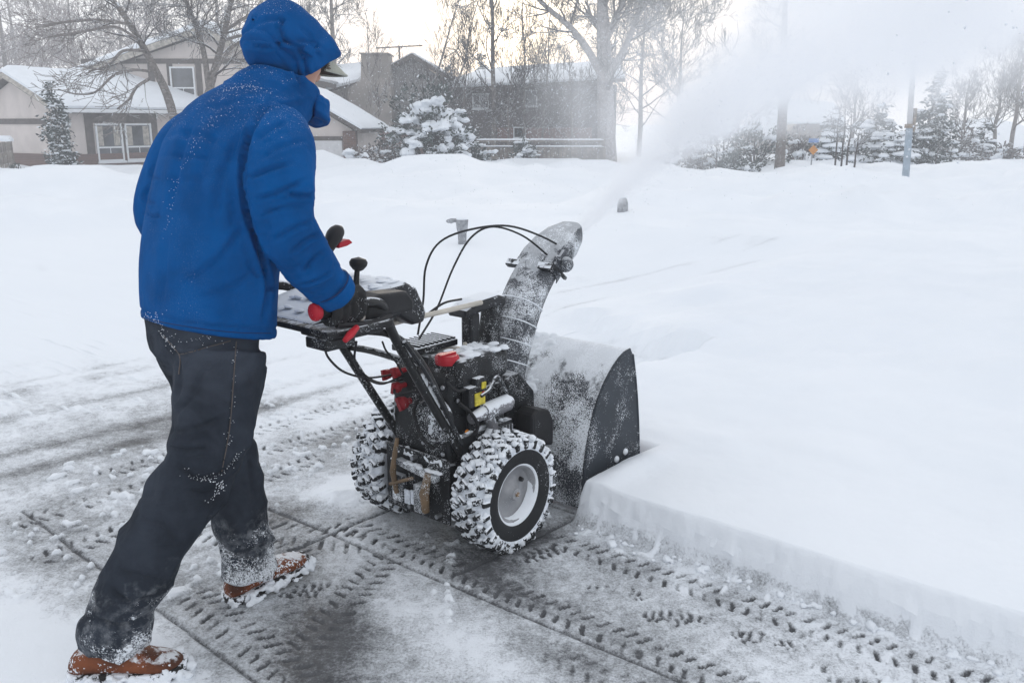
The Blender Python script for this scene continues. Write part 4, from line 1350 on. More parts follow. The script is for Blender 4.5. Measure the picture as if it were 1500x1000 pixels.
# cuffs
for S_, nm in ((RS, 1), (LS, -1)):
    a, c_ = S_[-2], S_[-1]; t = (c_ - a).normalized()
    m = MB(); m.lathe([(.0555, -.020), (.060, -.018), (.061, -.006), (.0595, .004), (.057, .016), (.053, .022), (.046, .018)], c_, t, 26)
    m.build('cuff', M['jacket'], jacket, smooth=True)
    m = MB(); rg = MB(); m.lathe([(.059, -.0245), (.0605, -.0225), (.059, -.0205)], c_, t, 26, caps=False); m.build('cuff_seam', M['jacket_seam'], jacket, smooth=True)

sculpt(jacket, [([(402, 140), (372, 185), (358, 235), (360, 300), (380, 370), (392, 420), (386, 470)], 6, .016),
                ([(363, 262), (392, 250), (430, 238)], 5, .007), ([(372, 292), (405, 283), (452, 262)], 5, .008), ([(378, 318), (410, 305), (440, 300)], 4, .006),
                ([(420, 283), (438, 288), (462, 286)], 5, .010), ([(400, 352), (430, 335), (462, 322)], 5, .007), ([(425, 372), (448, 352), (474, 340)], 4.5, .007),
                ([(442, 400), (460, 378), (480, 366)], 4, .006), ([(372, 210), (395, 190), (425, 178)], 6, .006), ([(380, 235), (410, 215), (450, 205)], 6, .005), ([(437, 418), (462, 412), (488, 398)], 3, .006),
                ([(350, 200), (325, 260), (312, 330)], 9, .006), ([(330, 175), (300, 230), (282, 300)], 9, .005), ([(360, 330), (320, 380), (262, 420)], 8, .006), ([(372, 400), (330, 425), (280, 440)], 7, .004),
                ([(395, 150), (350, 150), (300, 160)], 7, .004), ([(285, 170), (262, 235), (250, 310)], 8, .005), ([(245, 330), (240, 400), (236, 450)], 8, .004),
                ([(222, 270), (212, 290), (228, 300)], 4, .006), ([(212, 310), (222, 318), (236, 316)], 4, .006), ([(228, 240), (222, 258), (236, 262)], 4, .005),
                ([(214, 462), (290, 474), (396, 482)], 2.5, .003)])
# ---- collar standing round the neck, and the hood
def shell(rings, th):
    out = []
    n = len(rings[0])
    ctr = [sum(r, Vector()) / n for r in rings]
    inner = [[p + (c - p).normalized() * th for p in r] for r, c in zip(rings, ctr)]
    m = MB(); m.loft(rings + inner[::-1], caps=False)
    m.loft([inner[0], rings[0]], caps=False)
    return m


cr_ = []
rows = [(-.655, -.06, 1.425, .138, .112, 30), (-.630, -.06, 1.45, .125, .110, 30), (-.600, -.06, 1.478, .112, .108, 27), (-.576, -.06, 1.500, .106, .106, 25), (-.562, -.06, 1.512, .103, .102, 25)]
for r in rows: cr_.append(ell_ring(Q(*r[:3]), r[3], r[4], r[5], 40, .95))
cm = shell(smooth_rings := cr_, .010)


def finish_cloth(name, m, mat, parent, disp, sub=2):
    o = m.build(name, mat, parent, smooth=True, sub=0)
    o2 = None
    s = o.modifiers.new('s', 'SUBSURF'); s.levels = sub; s.render_levels = sub
    dg = bpy.context.evaluated_depsgraph_get(); dg.update()
    me2 = bpy.data.meshes.new_from_object(o.evaluated_get(dg)); me2.name = name
    o.modifiers.clear(); o.data = me2
    n = len(me2.vertices); co = np.empty(n * 3, np.float32); no = np.empty(n * 3, np.float32)
    me2.vertices.foreach_get('co', co); me2.vertex_normals.foreach_get('vector', no)
    co = co.reshape(-1, 3); no = no.reshape(-1, 3)
    d = np.array([disp(Vector(c), Vector(q)) for c, q in zip(co, no)], np.float32)
    me2.vertices.foreach_set('co', (co + no * d[:, None]).ravel()); me2.update()
    me2.polygons.foreach_set('use_smooth', [True] * len(me2.polygons))
    return o


def cdisp(p, n):
    z = p.z
    return .011 * (ridged(Vector((p.x * 6 - z * 9, p.y * 5, z * 13 + p.x * 6)), (1, 1, 1)) - .4) + .004 * mnoise.noise(p * 25)


collar = finish_cloth('collar', cm, M['jacket'], jacket, cdisp)
sculpt(collar, [([(340, 88), (375, 84), (418, 92)], 4, .006), ([(352, 104), (390, 98), (432, 120)], 4, .006), ([(425, 72), (432, 100), (448, 140)], 5, .009), ([(398, 108), (430, 128), (455, 150)], 4, .006)])
# chin flap of the collar, standing up in front of the mouth
fl = MB(); R3 = []
for i in range(7):
    t = i / 6
    a = []
    for k in range(13):
        an = math.radians(-78 + 156 * k / 12)
        rx, ry = .118 - .014 * t, .104 - .010 * t
        a.append(Q(-.560 + .018 * t + rx * math.cos(an), -.06 - ry * math.sin(an), 1.440 + .052 * t - .055 * math.cos(an) * (1 - .25 * t)))
    R3.append(a)
inn = [[p + (Q(-.56, -.06, p.z) - p).normalized() * .012 for p in r] for r in R3]
fl.loft([r + q[::-1] for r, q in zip(R3, inn)])
finish_cloth('chin_flap', fl, M['jacket'], jacket, cdisp)

# cap visor sticking out under the hood
m = MB(); top = []; bot = []
for i in range(6):
    t = i / 5; tr_ = []; br_ = []
    for k in range(17):
        an = -1 + 2 * k / 16
        x = .070 + .018 * (1 - an * an) + t * .098 * (1 - abs(an) ** 2.4); y = .074 * an * (1 - .10 * t)
        z = .046 - .018 * t - .030 * an * an - .012 * t * an * an
        tr_.append(hp(x, y, z)); br_.append(hp(x, y, z - .004))
    top.append(tr_); bot.append(br_)
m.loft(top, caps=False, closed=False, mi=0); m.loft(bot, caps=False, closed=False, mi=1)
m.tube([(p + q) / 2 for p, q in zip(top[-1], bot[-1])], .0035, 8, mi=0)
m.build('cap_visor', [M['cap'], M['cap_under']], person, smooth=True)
c0 = Q(-.545, -.06, 1.597)
pd = math.radians(30); dv = Vector((math.cos(pd), 0, -math.sin(pd))); nv_ = Vector((math.sin(pd), 0, math.cos(pd))); yv = Vector((0, 1, 0))
hr = []
for s_, h, w_, off, e in [(-.120, .012, .012, .005, 1), (-.116, .050, .046, .006, .95), (-.100, .082, .076, .006, .9), (-.070, .100, .094, .006, .88), (-.025, .109, .104, .005, .88),
                          (.02, .110, .107, .003, .9), (.062, .104, .106, .0, .88), (.098, .096, .103, -.002, .86), (.120, .090, .098, -.004, .86), (.134, .086, .095, -.006, .88)]:
    ring = []
    for k in range(36):
        t = 2 * math.pi * k / 36
        x, y = math.cos(t), math.sin(t)
        x = math.copysign(abs(x) ** e, x); y = math.copysign(abs(y) ** e, y)
        # the lip is swept back below: the peak is the foremost point
        sweep = -.12 * max(0, (s_ + .02) / .155) * (1 - x) / 2
        ring.append(c0 + dv * (s_ + sweep) + nv_ * (off + h * x) + yv * (w_ * y))
    hr.append(ring)
hm = shell(hr, .009)


def hdisp(p, n):
    r = p - c0; a = r.dot(nv_); s = r.dot(dv)
    # draw-cord channel round the back of the head, then folds radiating from it
    g = a + .052 + .35 * (s + .06)
    d = -.008 * math.exp(-(g / .010) ** 2) * (1 - max(0, min(1, (s - .02) / .05)))
    cx = (s - .018 - .35 * (a - .03))
    d += -.008 * math.exp(-(cx / .009) ** 2) * max(0, min(1, (.075 - a) / .05)) * max(0, min(1, (a + .07) / .05))
    d += .007 * (ridged(Vector((s * 7 + a * 7, p.y * 7, a * 7 - s * 6)), (1, 1, 1)) - .45)
    d += .005 * mnoise.noise(p * 16)
    return d


hood = finish_cloth('hood', hm, M['jacket'], jacket, hdisp, 2)
sculpt(hood, [([(360, 66), (392, 70), (418, 62), (436, 68)], 4, .010), ([(420, 22), (410, 38), (416, 58), (428, 66)], 4, .010), ([(436, 68), (446, 88), (450, 118)], 5, .009),
              ([(368, 40), (390, 30), (420, 30)], 6, .005), ([(440, 40), (455, 58), (470, 92)], 5, .005), ([(378, 20), (370, 38), (376, 60)], 5, .004), ([(428, 60), (450, 62), (474, 72)], 4, .006)])
m = MB(); m.box(c0 + dv * -.01 + nv_ * -.02 + yv * -.118, (.032, .012, .022), Matrix.Rotation(pd, 3, 'Y')); m.build('cord_tab', M['jacket'], hood, bevel=.004)

# ---- jeans
g = MB()
tor(g, [(-.866, -.06, .74, .12, .085, 6), (-.872, -.06, .80, .168, .115, 8), (-.870, -.06, .88, .178, .124, 10), (-.86, -.06, .96, .17, .125, 10)], 32)
g.tube(*spath([Q(-.878, .035, .83), Q(-.905, .045, .72), Q(-.938, .045, .605), Q(-.985, .030, .50), Q(-1.085, -.010, .35), Q(-1.160, -.045, .20), Q(-1.192, -.062, .125), Q(-1.200, -.066, .080)], [.114, .109, .103, .096, .088, .084, .088, .091], 6), 26)
g.tube(*spath([Q(-.845, -.155, .83), Q(-.825, -.150, .70), Q(-.790, -.142, .56), Q(-.768, -.135, .42), Q(-.760, -.132, .28), Q(-.748, -.130, .15), Q(-.742, -.130, .075)], [.108, .098, .088, .080, .079, .081, .087], 6), 26)


def gdisp(p, n):
    z = p.z
    d = .012 * (ridged(Vector((p.x * 5 + z * 5, p.y * 5, z * 5.2 - p.x * 5)), (1, 1, 1)) - .45) * (1 if z < .78 else .4)
    kz = math.exp(-((z - .53) / .10) ** 2)
    d += -.010 * kz * ridged(Vector((p.x * 3 + z * 1.5, p.y * 4, z * 16 + p.x * 7)), (1, 1, 1)) + .003 * kz
    ka = max(0, min(1, (.26 - z) / .14))
    d += -.013 * ka * ridged(Vector((p.x * 4, p.y * 5 + 2, z * 19 + p.x * 4)), (1, 1, 1)) + .005 * ka
    d += .004 * mnoise.noise(p * 22)
    return d


jeans = remesh('jeans', g, .0065, M['jeans'], person, 5, gdisp)
m = MB()
sm = [Q(-.862, .170, .83), Q(-.885, .165, .72), Q(-.915, .155, .62)]
jacket_hem = None


sculpt(jeans, [([(236, 492), (262, 518), (300, 508), (335, 498)], 3, .005), ([(262, 520), (264, 560), (258, 590)], 4, .006), ([(345, 500), (341, 560), (335, 630), (322, 700), (300, 770), (262, 850)], 2.5, .004),
               ([(244, 652), (275, 660), (318, 652)], 5, .009), ([(262, 680), (290, 700), (330, 690), (350, 668)], 5, .009), ([(248, 632), (280, 628), (330, 612)], 5, .005), ([(270, 718), (300, 722), (322, 712)], 5, .006),
               ([(300, 540), (280, 580), (256, 606)], 6, .006), ([(210, 760), (240, 770), (262, 800)], 5, .004), ([(160, 860), (190, 880), (226, 872)], 5, .008), ([(140, 905), (180, 915), (225, 900)], 4, .007), ([(172, 835), (205, 842), (240, 850)], 4, .005),
               ([(318, 800), (345, 812), (385, 800)], 4, .007), ([(330, 840), (360, 838), (398, 818)], 4, .007), ([(360, 640), (366, 690), (372, 740)], 5, .005)])


# stitched seams and snow caught in the folds, laid on the cloth itself
from mathutils.bvhtree import BVHTree


def stick(o, p):
    r = o.closest_point_on_mesh(p)
    return r[1] if r[0] else p


def on_cloth(o, pts, lift=.001, n=8):
    me = o.data; T_ = BVHTree.FromPolygons([v.co.copy() for v in me.vertices], [tuple(p.vertices) for p in me.polygons])
    mw_ = Matrix.Translation(PB) @ Matrix.Rotation(FH, 4, 'Z'); iw = mw_.inverted(); eye_ = iw @ Vector((0, 0, CAMH)); out = []
    P2 = smooth_path([Vector((a, b_, 0)) for a, b_ in pts], n)
    for q in P2:
        d_ = (iw.to_3x3() @ ray(q.x, q.y)).normalized()
        h = T_.ray_cast(eye_, d_)
        if h[0] is not None: out.append(h[0] + h[1] * lift)
    return out


rnd = random.Random(15)
m = MB()
for pts in ([(346, 500), (342, 560), (336, 630), (325, 690)], [(262, 520), (300, 510), (338, 499)], [(240, 492), (256, 510), (264, 524), (262, 548)]):
    q = on_cloth(jeans, pts, .0005)
    if len(q) > 3: m.tube(q, .0016, 5)
m.build('seam', M['trim'], jeans, smooth=True)
m = MB()
for pts, dens, sz in (([(345, 506), (341, 560), (336, 630), (334, 650)], 40, .0008), ([(270, 690), (290, 701), (312, 700), (335, 684), (352, 662)], 80, .0009), ([(310, 705), (325, 715), (300, 735)], 50, .0011), ([(236, 486), (246, 500), (258, 512)], 60, .0010), ([(240, 490), (290, 497), (340, 500)], 30, .0008)):
    q = on_cloth(jeans, pts, .0002, 40)
    for i in range(dens):
        if not q: break
        p_ = rnd.choice(q); s_ = sz * rnd.uniform(.5, 1.4)
        m.sphere(stick(jeans, p_ + Vector((rnd.gauss(0, .005), rnd.gauss(0, .006), rnd.gauss(0, .007)))), (s_ * 1.4, s_, s_), 5, 4)
m.build('caught_snow', M['snow_clump'], jeans, smooth=True)
m = MB()
for pts in ([(210, 466), (250, 474), (300, 482), (350, 487), (396, 488)],):
    q = on_cloth(jacket, pts, .0003)
    if len(q) > 3: m.tube(q, .0013, 5)
m.build('hem_seam', M['jacket_seam'], jacket, smooth=True)
m = MB()
for pts, dens, sz in (([(338, 108), (360, 104), (385, 108), (405, 118)], 130, .0009), ([(208, 464), (222, 468), (236, 470)], 60, .0009), ([(318, 165), (290, 205), (266, 250), (250, 300), (246, 340)], 90, .0007), ([(335, 130), (380, 128), (430, 138)], 110, .0008)):
    q = on_cloth(jacket, pts, .0001, 40)
    for i in range(dens):
        if not q: break
        p_ = rnd.choice(q); s_ = sz * rnd.uniform(.5, 1.4)
        m.sphere(stick(jacket, p_ + Vector((rnd.gauss(0, .012), rnd.gauss(0, .014), rnd.gauss(0, .010)))), s_, 5, 4)
m.build('caught_snow', M['snow_clump'], jacket, smooth=True)


# ---- shoes
def shoe(heel, toe, lift_h, lift_t):
    H = Q(heel[0], heel[1], lift_h); T = Q(toe[0], toe[1], lift_t)
    d = (T - H); Ln = d.length; d.normalize(); up = Vector((0, 0, 1)); side = up.cross(d).normalized(); up = d.cross(side)
    secs = [(0.0, .022, .050), (.03, .034, .072), (.12, .039, .088), (.26, .040, .100), (.40, .041, .104), (.52, .044, .086), (.66, .050, .070), (.80, .051, .060), (.91, .043, .052), (.98, .026, .042), (1.0, .012, .034)]
    rg = []
    for s, w_, h in secs:
        ring = []
        for k in range(20):
            a = math.pi * 2 * k / 20; x = math.cos(a); y = math.sin(a)
            yy = (.018 + (h - .018) * (0.5 + 0.5 * math.copysign(abs(y) ** .75, y)))
            ring.append(H + d * (Ln * s) + side * (w_ * math.copysign(abs(x) ** .8, x) * (1 - .22 * max(0, y))) + up * yy)
        rg.append(ring)
    m = MB(); m.loft(rg)
    s_ = m.build('shoe', M['shoe'], person, smooth=True, sub=1)
    m = MB(); out = []
    for s, w_, h in [(-.02, .016, 0), (.01, .034, 0), (.10, .043, 0), (.30, .041, 0), (.45, .044, 0), (.66, .055, 0), (.82, .055, 0), (.94, .044, 0), (1.0, .026, 0), (1.025, .012, 0)]:
        zz = .010 * max(0, (s - .8) / .2)
        out.append([H + d * (Ln * s) + side * x * w_ + up * (z + zz) for x, z in ((-1, .0), (-1.02, .012), (-.98, .027), (.98, .027), (1.02, .012), (1, .0))])
    m.loft(out); so_ = m.build('sole', M['sole'], s_, bevel=.003)
    m = MB(); rnd = random.Random(int(heel[0] * 1000))
    for i in range(110):
        t = rnd.uniform(-.02, 1.03); sd = rnd.choice((-1, 1)); w_ = .05 if .1 < t < .9 else .03
        m.sphere(H + d * (Ln * t) + side * sd * (w_ + rnd.uniform(-.006, .010)) + up * rnd.uniform(-.004, .026), (rnd.uniform(.006, .015), rnd.uniform(.006, .015), rnd.uniform(.004, .011)), 7, 5)
    for i in range(46):
        t = rnd.uniform(.86, 1.06)
        m.sphere(H + d * (Ln * t) + side * rnd.uniform(-.045, .045) + up * rnd.uniform(.0, .045 - .03 * abs(t - .9) * 6), (rnd.uniform(.006, .014), rnd.uniform(.006, .014), rnd.uniform(.004, .009)), 7, 5)
    cs_ = remesh('caked_snow', m, .0045, M['snow_clump'], s_, 3, lambda p, n: .006 * mnoise.noise(p * 60) + .004 * mnoise.noise(p * 130))
    # laces
    m = MB()
    for q in range(4):
        t = .50 + .055 * q; h = .093 - .010 * q
        m.tube([H + d * (Ln * (t - .01)) + side * -.026 + up * (h - .012), H + d * (Ln * t) + up * (h + .002), H + d * (Ln * (t + .012)) + side * .026 + up * (h - .012)], .0032, 6)
    m.build('laces', M['hair'], s_, smooth=True)


shoe((-1.290, -.120), (-1.085, .075), .010, .006)
shoe((-.818, -.135), (-.545, -.118), .006, .030)


# ---- gloves closed round the grips
def glove(sv):
    vg = .215 * sv
    m = MB()
    c = Q(-.650, .222 * sv if sv > 0 else -.228, .985)
    ax = Q(0, vg, .925)

    def arc(u, a0, a1, R, n=9, du=0.0):
        pts = []
        for i in range(n):
            a = math.radians(a0 + (a1 - a0) * i / (n - 1))
            pts.append(Q(u + du * i / (n - 1), vg + sv * R * math.cos(a), .925 + R * math.sin(a)))
        return pts
    # back of the hand lies over the top and outside of the grip
    m.tube([c, Q(-.652, .226 * sv, .972), Q(-.640, .232 * sv, .957), Q(-.625, .236 * sv, .945)], [.043, .043, .042, .034], 18)
    for i, (u, l1) in enumerate([(-.583, -150), (-.611, -165), (-.639, -160), (-.666, -140)]):
        pts = arc(u, 74, l1, .0345, 12)
        rr = [.0165, .0160, .0155, .0150, .0150, .0145, .0140, .0140, .0135, .013, .012, .010]
        m.tube(pts, rr, 12)
        k = arc(u, 40, 30, .040, 2); m.sphere(k[0], .0165, 10, 7)
    # palm bridging the knuckles
    m.loft([[Q(u, vg + sv * x, .925 + z) for x, z in ((-.010, .024), (.012, .026), (.030, .016), (.044, .018), (.040, .040), (.016, .055), (-.012, .046))] for u in (-.688, -.66, -.62, -.585, -.570)])
    # thumb: leaves the inner side of the palm and closes under the grip
    th = [Q(-.655, vg - sv * .012, .958), Q(-.635, vg - sv * .036, .944), Q(-.612, vg - sv * .044, .922), Q(-.592, vg - sv * .034, .900)]
    m.tube(*spath(th, [.019, .0165, .0145, .011], 4), 12)
    return remesh('glove', m, .0034, M['glove'], person, 3)


glove(1); glove(-1)
# ------------------------------------------------------------------ houses, fence, signs, poles
def zy(py, Y): return atY(750, py, Y).z
def xy(px, Y):
    # x of a far point near the horizon row
    return atY(px, 190, Y).x


def local_house(name, corner, th, label, group=None):
    o = empty(name, (corner.x, corner.y, 0), th, label, 'house', group)
    return o


def window(parent, x0, x1, z0, z1, y, bar=True, cur=True):
    """window on a wall facing local -y; returns frame part with pane sub-part"""
    fw = .065 * (x1 - x0) ** .5
    m = MB()
    for a, b_ in (((x0, z0), (x1, z0 + fw * 1.3)), ((x0, z1 - fw), (x1, z1)), ((x0, z0), (x0 + fw, z1)), ((x1 - fw, z0), (x1, z1))):
        pass
    m.wbox(x0, x1, y - .07, y - .003, z0, z0 + fw * 1.3); m.wbox(x0, x1, y - .07, y - .003, z1 - fw, z1)
    m.wbox(x0, x0 + fw, y - .067, y - .003, z0 + fw * 1.3, z1 - fw); m.wbox(x1 - fw, x1, y - .067, y - .003, z0 + fw * 1.3, z1 - fw)
    if bar:
        zb = z0 + (z1 - z0) * .38
        m.wbox(x0 + fw, x1 - fw, y - .064, y - .003, zb - fw * .45, zb + fw * .45)
        m.wbox((x0 + x1) / 2 - .012, (x0 + x1) / 2 + .012, y - .04, y - .003, z0 + fw * 1.3, zb - fw * .45)
    m.wbox(x0 - .04, x1 + .04, y - .13, y - .003, z0 - .05, z0)
    f = m.build('window', M['wframe'], parent)
    g = MB(); g.wbox(x0 + fw, x1 - fw, y - .02, y - .008, z0 + fw * 1.3, z1 - fw); g.build('pane', M['glass'], f)
    if cur:
        c = MB(); c.wbox(x0 + fw + .03, x0 + fw + (x1 - x0) * .22, y - .023, y - .0205, z0 + (z1 - z0) * .42, z1 - fw - .03); c.build('curtain', M['curtain'], f)
        c = MB(); c.wbox(x1 - fw - (x1 - x0) * .26, x1 - fw - .03, y - .023, y - .0205, z0 + (z1 - z0) * .42, z1 - fw - .03); c.build('curtain', M['curtain'], f)
    s = MB(); s.wbox(x0 - .035, x1 + .035, y - .125, y - .07, z0, z0 + .035); s.build('sill_snow', M['snow'], f, bevel=.015)
    return f


def snow_slab(m, poly, th, nx=24, ny=10, seed=0, edge=.35):
    """thick pillow of snow on a sloping quad: poly = 4 corners (a,b along eave, c,d along ridge)"""
    a, b_, c, d = [Vector(p) for p in poly]
    nrm = (b_ - a).cross(d - a).normalized()
    if nrm.z < 0: nrm = -nrm
    top = []; bot = []
    for i in range(nx + 1):
        s = i / nx; tr = []; br = []
        for k in range(ny + 1):
            t = k / ny
            p = a.lerp(b_, s).lerp(d.lerp(c, s), t)
            ed = min(s * nx, (1 - s) * nx, t * ny * 1.0 + .0, 99) ; ed = min(1, max(0, ed) / 1.0)
            h = th * (.72 + .55 * float(fbm(p.x * .8 + 3 * seed, p.y * .8 + p.z, 31 + seed, 3))) * (0.45 + .55 * ed)
            wob = Vector((0, 0, 0))
            if t == 0: wob = (a - d).normalized() * .08 * (float(vnoise(s * 9, seed, 3)) - .35)
            tr.append(p + nrm * h + wob); br.append(p + nrm * .012)
        top.append(tr); bot.append(br)
    m.loft([r + q[::-1] for r, q in zip(top, bot)])


# ---- beige split-level house on the left
YC = 33.0
c = atY(99, 240, YC); th = math.radians(57)
hA = empty('split_level_house', (c.x, c.y, 0), th, 'beige split-level house with brown trim and snow-covered roofs on the left', 'house')
g0 = ground_z(c.x, c.y) - .35


def along(px, dxn, dyn):
    k_ = (px - 750) / FPX * .972
    return (k_ * c.y - c.x) / (dxn - k_ * dyn)


ze = zy(160, YC); Dp = 2 * along(27, -math.sin(th), math.cos(th)); Lw = along(330, math.cos(th), math.sin(th))
zr = atY(28, 113, YC + Dp / 2 * math.cos(th)).z
# walls of the low wing (gable end at x=0 facing left)
m = MB()
m.prism([(0, g0), (0, ze), (Dp / 2, zr - .10), (Dp, ze), (Dp, g0)], 'x', 0, Lw)
m.build('wall', M['siding'], hA)
m = MB(); m.wbox(-.05, Lw + .0, -.05, Dp, g0, g0 + .95); m.build('brick_base', M['brick'], hA)
# roof planes with eaves + snow
ov = .38; ovx = .34
sl = (zr - ze) / (Dp / 2)
m = MB()
for sgn in (0, 1):
    y0, y1 = (-ov, Dp / 2) if sgn == 0 else (Dp + ov, Dp / 2)
    za = ze - sl * ov
    A = [Vector((-ovx, y0, za)), Vector((Lw, y0, za)), Vector((Lw, y1, zr)), Vector((-ovx, y1, zr))]
    m.loft([[p for p in A], [p + Vector((0, 0, .16)) for p in A]])
rf = m.build('roof', M['trim'], hA)
m = MB()
za = ze - sl * ov + .165
snow_slab(m, [(-ovx - .05, -ov - .06, za), (Lw, -ov - .06, za), (Lw, Dp / 2, zr + .165), (-ovx - .05, Dp / 2, zr + .165)], .26, 36, 12, 1)
snow_slab(m, [(Lw, Dp + ov, za), (-ovx - .05, Dp + ov, za), (-ovx - .05, Dp / 2, zr + .165), (Lw, Dp / 2, zr + .165)], .24, 20, 8, 2)
m.build('roof_snow', M['snow'], rf, smooth=True)
# verge boards on the gable end, gutter and downpipe
m = MB()
for sgn in (0, 1):
    yy = -ov if sgn == 0 else Dp + ov
    m.tube([Vector((-ovx - .02, yy, ze - sl * ov + .06)), Vector((-ovx - .02, Dp / 2, zr + .06))], .11, 4)
m.build('verge_board', M['curtain'], rf)
m = MB(); m.wbox(-ovx, Lw, -ov - .12, -ov, ze - sl * ov + .03, ze - sl * ov + .16); m.build('gutter', M['wframe'], hA, bevel=.03)
m = MB(); m.cyl((.10, -.08, ze - .1), (.10, -.08, g0), .05, n=8); m.cyl((.10, -.08, ze - .12), (.10, -ov - .05, ze - sl * ov + .05), .05, n=8); m.build('downpipe', M['wframe'], hA, smooth=True)
# trim
zt = zy(178, YC)
m = MB(); m.wbox(-.035, -.003, -.02, Dp, zt - .10, zt + .10); m.build('trim_board', M['trim'], hA)
m = MB(); m.wbox(-.03, .12, -.035, -.003, g0 + .95, ze); m.build('corner_board', M['trim'], hA)
wz0, wz1 = zy(236, YC + 2.2), zy(181, YC + 2.2)
wx = lambda px: along(px, math.cos(th), math.sin(th))
w1, w2, w3, w4 = wx(138), wx(177), wx(181), wx(220)
m = MB(); m.wbox(w1 - .38, w1 - .06, -.03, -.003, g0 + .95, ze - .02); m.wbox(w4 + .05, w4 + .30, -.03, -.003, g0 + .95, ze - .02)
m.wbox(w1 - .06, w4 + .05, -.030, -.003, wz1 + .02, ze - .02); m.wbox(w1 - .06, w4 + .05, -.030, -.003, g0 + .95, wz0 - .05); m.wbox(w2, w3, -.030, -.003, wz0, wz1)
m.build('window_surround', M['trim'], hA)
window(hA, w1, w2, wz0, wz1, 0.0); window(hA, w3, w4, wz0, wz1, 0.0)
# taller block behind: its gable faces the street
YU = 38.5
mU = MB()
R_ = Matrix.Rotation(-th, 3, 'Z')


def toA(px, py, Y):
    p = atY(px, py, Y) - Vector((c.x, c.y, 0)); return R_ @ p


xl, xr = atY(120, 100, YU).x, atY(428, 100, YU).x
xp = atY(300, 40, YU).x
zel, zpk = zy(112, YU), zy(47, YU)
zer = zel
def U_(x, y, z): return R_ @ (Vector((x, y, z)) - Vector((c.x, c.y, 0)))
dU = 7.0
poly = [(xl, g0), (xl, zel), (xp, zpk - .1), (xr, zer), (xr, g0)]
mU.loft([[U_(x, YU, z) for x, z in poly], [U_(x, YU + dU, z) for x, z in poly]])
mU.build('upper_wall', M['siding'], hA)
sU = (zpk - zel) / (xp - xl)
mR = MB(); mS = MB(); oe = .75; of = .40
for sgn in (0, 1):
    xa = xl - oe if sgn == 0 else xr + oe * .7
    zz = zpk - (sU if sgn == 0 else (zpk - zer) / (xr - xp)) * abs(xp - xa)
    A = [U_(xa, YU - of, zz), U_(xp, YU - of, zpk), U_(xp, YU + dU, zpk), U_(xa, YU + dU, zz)]
    mR.loft([A, [p + Vector((0, 0, .20)) for p in A]])
    q = [(xa, YU - of - .03, zz + .205), (xa, YU + dU, zz + .205), (xp, YU + dU, zpk + .205), (xp, YU - of - .03, zpk + .205)]
    if sgn: q = [q[1], q[0], q[3], q[2]]
    snow_slab(mS, [U_(*p) for p in q], .30, 14, 22, 3 + sgn)
ur = mR.build('upper_roof', M['trim'], hA); mS.build('upper_roof_snow', M['snow'], ur, smooth=True)
mF = MB()
for sgn in (0, 1):
    xa = xl - oe if sgn == 0 else xr + oe * .7
    zz = zpk - (sU if sgn == 0 else (zpk - zer) / (xr - xp)) * abs(xp - xa)
    mF.loft([[U_(xa, YU - of - .05 + d_, zz - .06 + h_) for d_, h_ in ((0, 0), (0.05, 0), (.05, .25), (0, .25))], [U_(xp, YU - of - .05 + d_, zpk - .06 + h_) for d_, h_ in ((0, 0), (0.05, 0), (.05, .25), (0, .25))]])
mF.build('upper_verge_board', M['curtain'], ur)
m = MB()
zb = zy(90, YU)
def Ubox(m, x0, x1, y0, y1, z0, z1):
    P8 = [U_(x, y, z) for x in (x0, x1) for y in (y0, y1) for z in (z0, z1)]
    m.add(P8, [(0, 1, 3, 2), (4, 6, 7, 5), (0, 4, 5, 1), (2, 3, 7, 6), (0, 2, 6, 4), (1, 5, 7, 3)])
Ubox(m, xl, xr, YU - .035, YU - .003, zb - .10, zb + .10)
xt = atY(223, 120, YU).x; Ubox(m, xt - .13, xt + .13, YU - .032, YU - .003, g0, zb - .10)
for px in (251, 293): xt = atY(px, 120, YU).x; Ubox(m, xt - .14, xt + .10, YU - .032, YU - .003, zy(152, YU), zb - .10)
m.build('upper_trim', M['trim'], hA)
wu = window(hA, 0, 1, 0, 1, 0) if False else None
mw = empty('upper_window', tuple(U_(atY(253, 150, YU).x, YU, zy(148, YU))), -th); mw.parent = hA
m = MB(); ww = atY(289, 120, YU).x - atY(253, 120, YU).x; hh = zy(98, YU) - zy(148, YU)
window(mw, 0, ww, 0, hh, -.01, True, False)
# bring the window part up one level: house > window > pane
for f in list(mw.children):
    f.parent = hA; f.location = mw.location; f.rotation_euler = mw.rotation_euler
bpy.data.objects.remove(mw)
# attached garage, gable to the street
YG = 31.0
gx0, gx1, gxp = atY(330, 190, YG).x, atY(516, 190, YG).x, atY(423, 150, YG).x
gze, gzp = zy(190, YG), zy(133, YG)
poly = [(gx0, g0 - .8), (gx0, gze), (gxp, gzp), (gx1, gze), (gx1, g0 - .8)]
m = MB(); m.loft([[U_(x, YG, z) for x, z in poly], [U_(x, YG + 6.5, z) for x, z in poly]]); m.build('garage_wall', M['siding'], hA)
sG = (gzp - gze) / (gxp - gx0); mR = MB(); mS = MB(); mV = MB()
for sgn in (0, 1):
    xa = gx0 - .35 if sgn == 0 else gx1 + .35
    zz = gzp - sG * abs(gxp - xa)
    A = [U_(xa, YG - .35, zz + .02), U_(gxp, YG - .35, gzp + .02), U_(gxp, YG + 6.5, gzp + .02), U_(xa, YG + 6.5, zz + .02)]
    mR.loft([A, [p + Vector((0, 0, .12)) for p in A]])
    q = [(xa, YG - .38, zz + .145), (xa, YG + 6.5, zz + .145), (gxp, YG + 6.5, gzp + .145), (gxp, YG - .38, gzp + .145)]
    if sgn: q = [q[1], q[0], q[3], q[2]]
    snow_slab(mS, [U_(*p) for p in q], .16, 12, 14, 6 + sgn)
gr = mR.build('garage_roof', M['trim'], hA); mS.build('garage_roof_snow', M['snow'], gr, smooth=True)
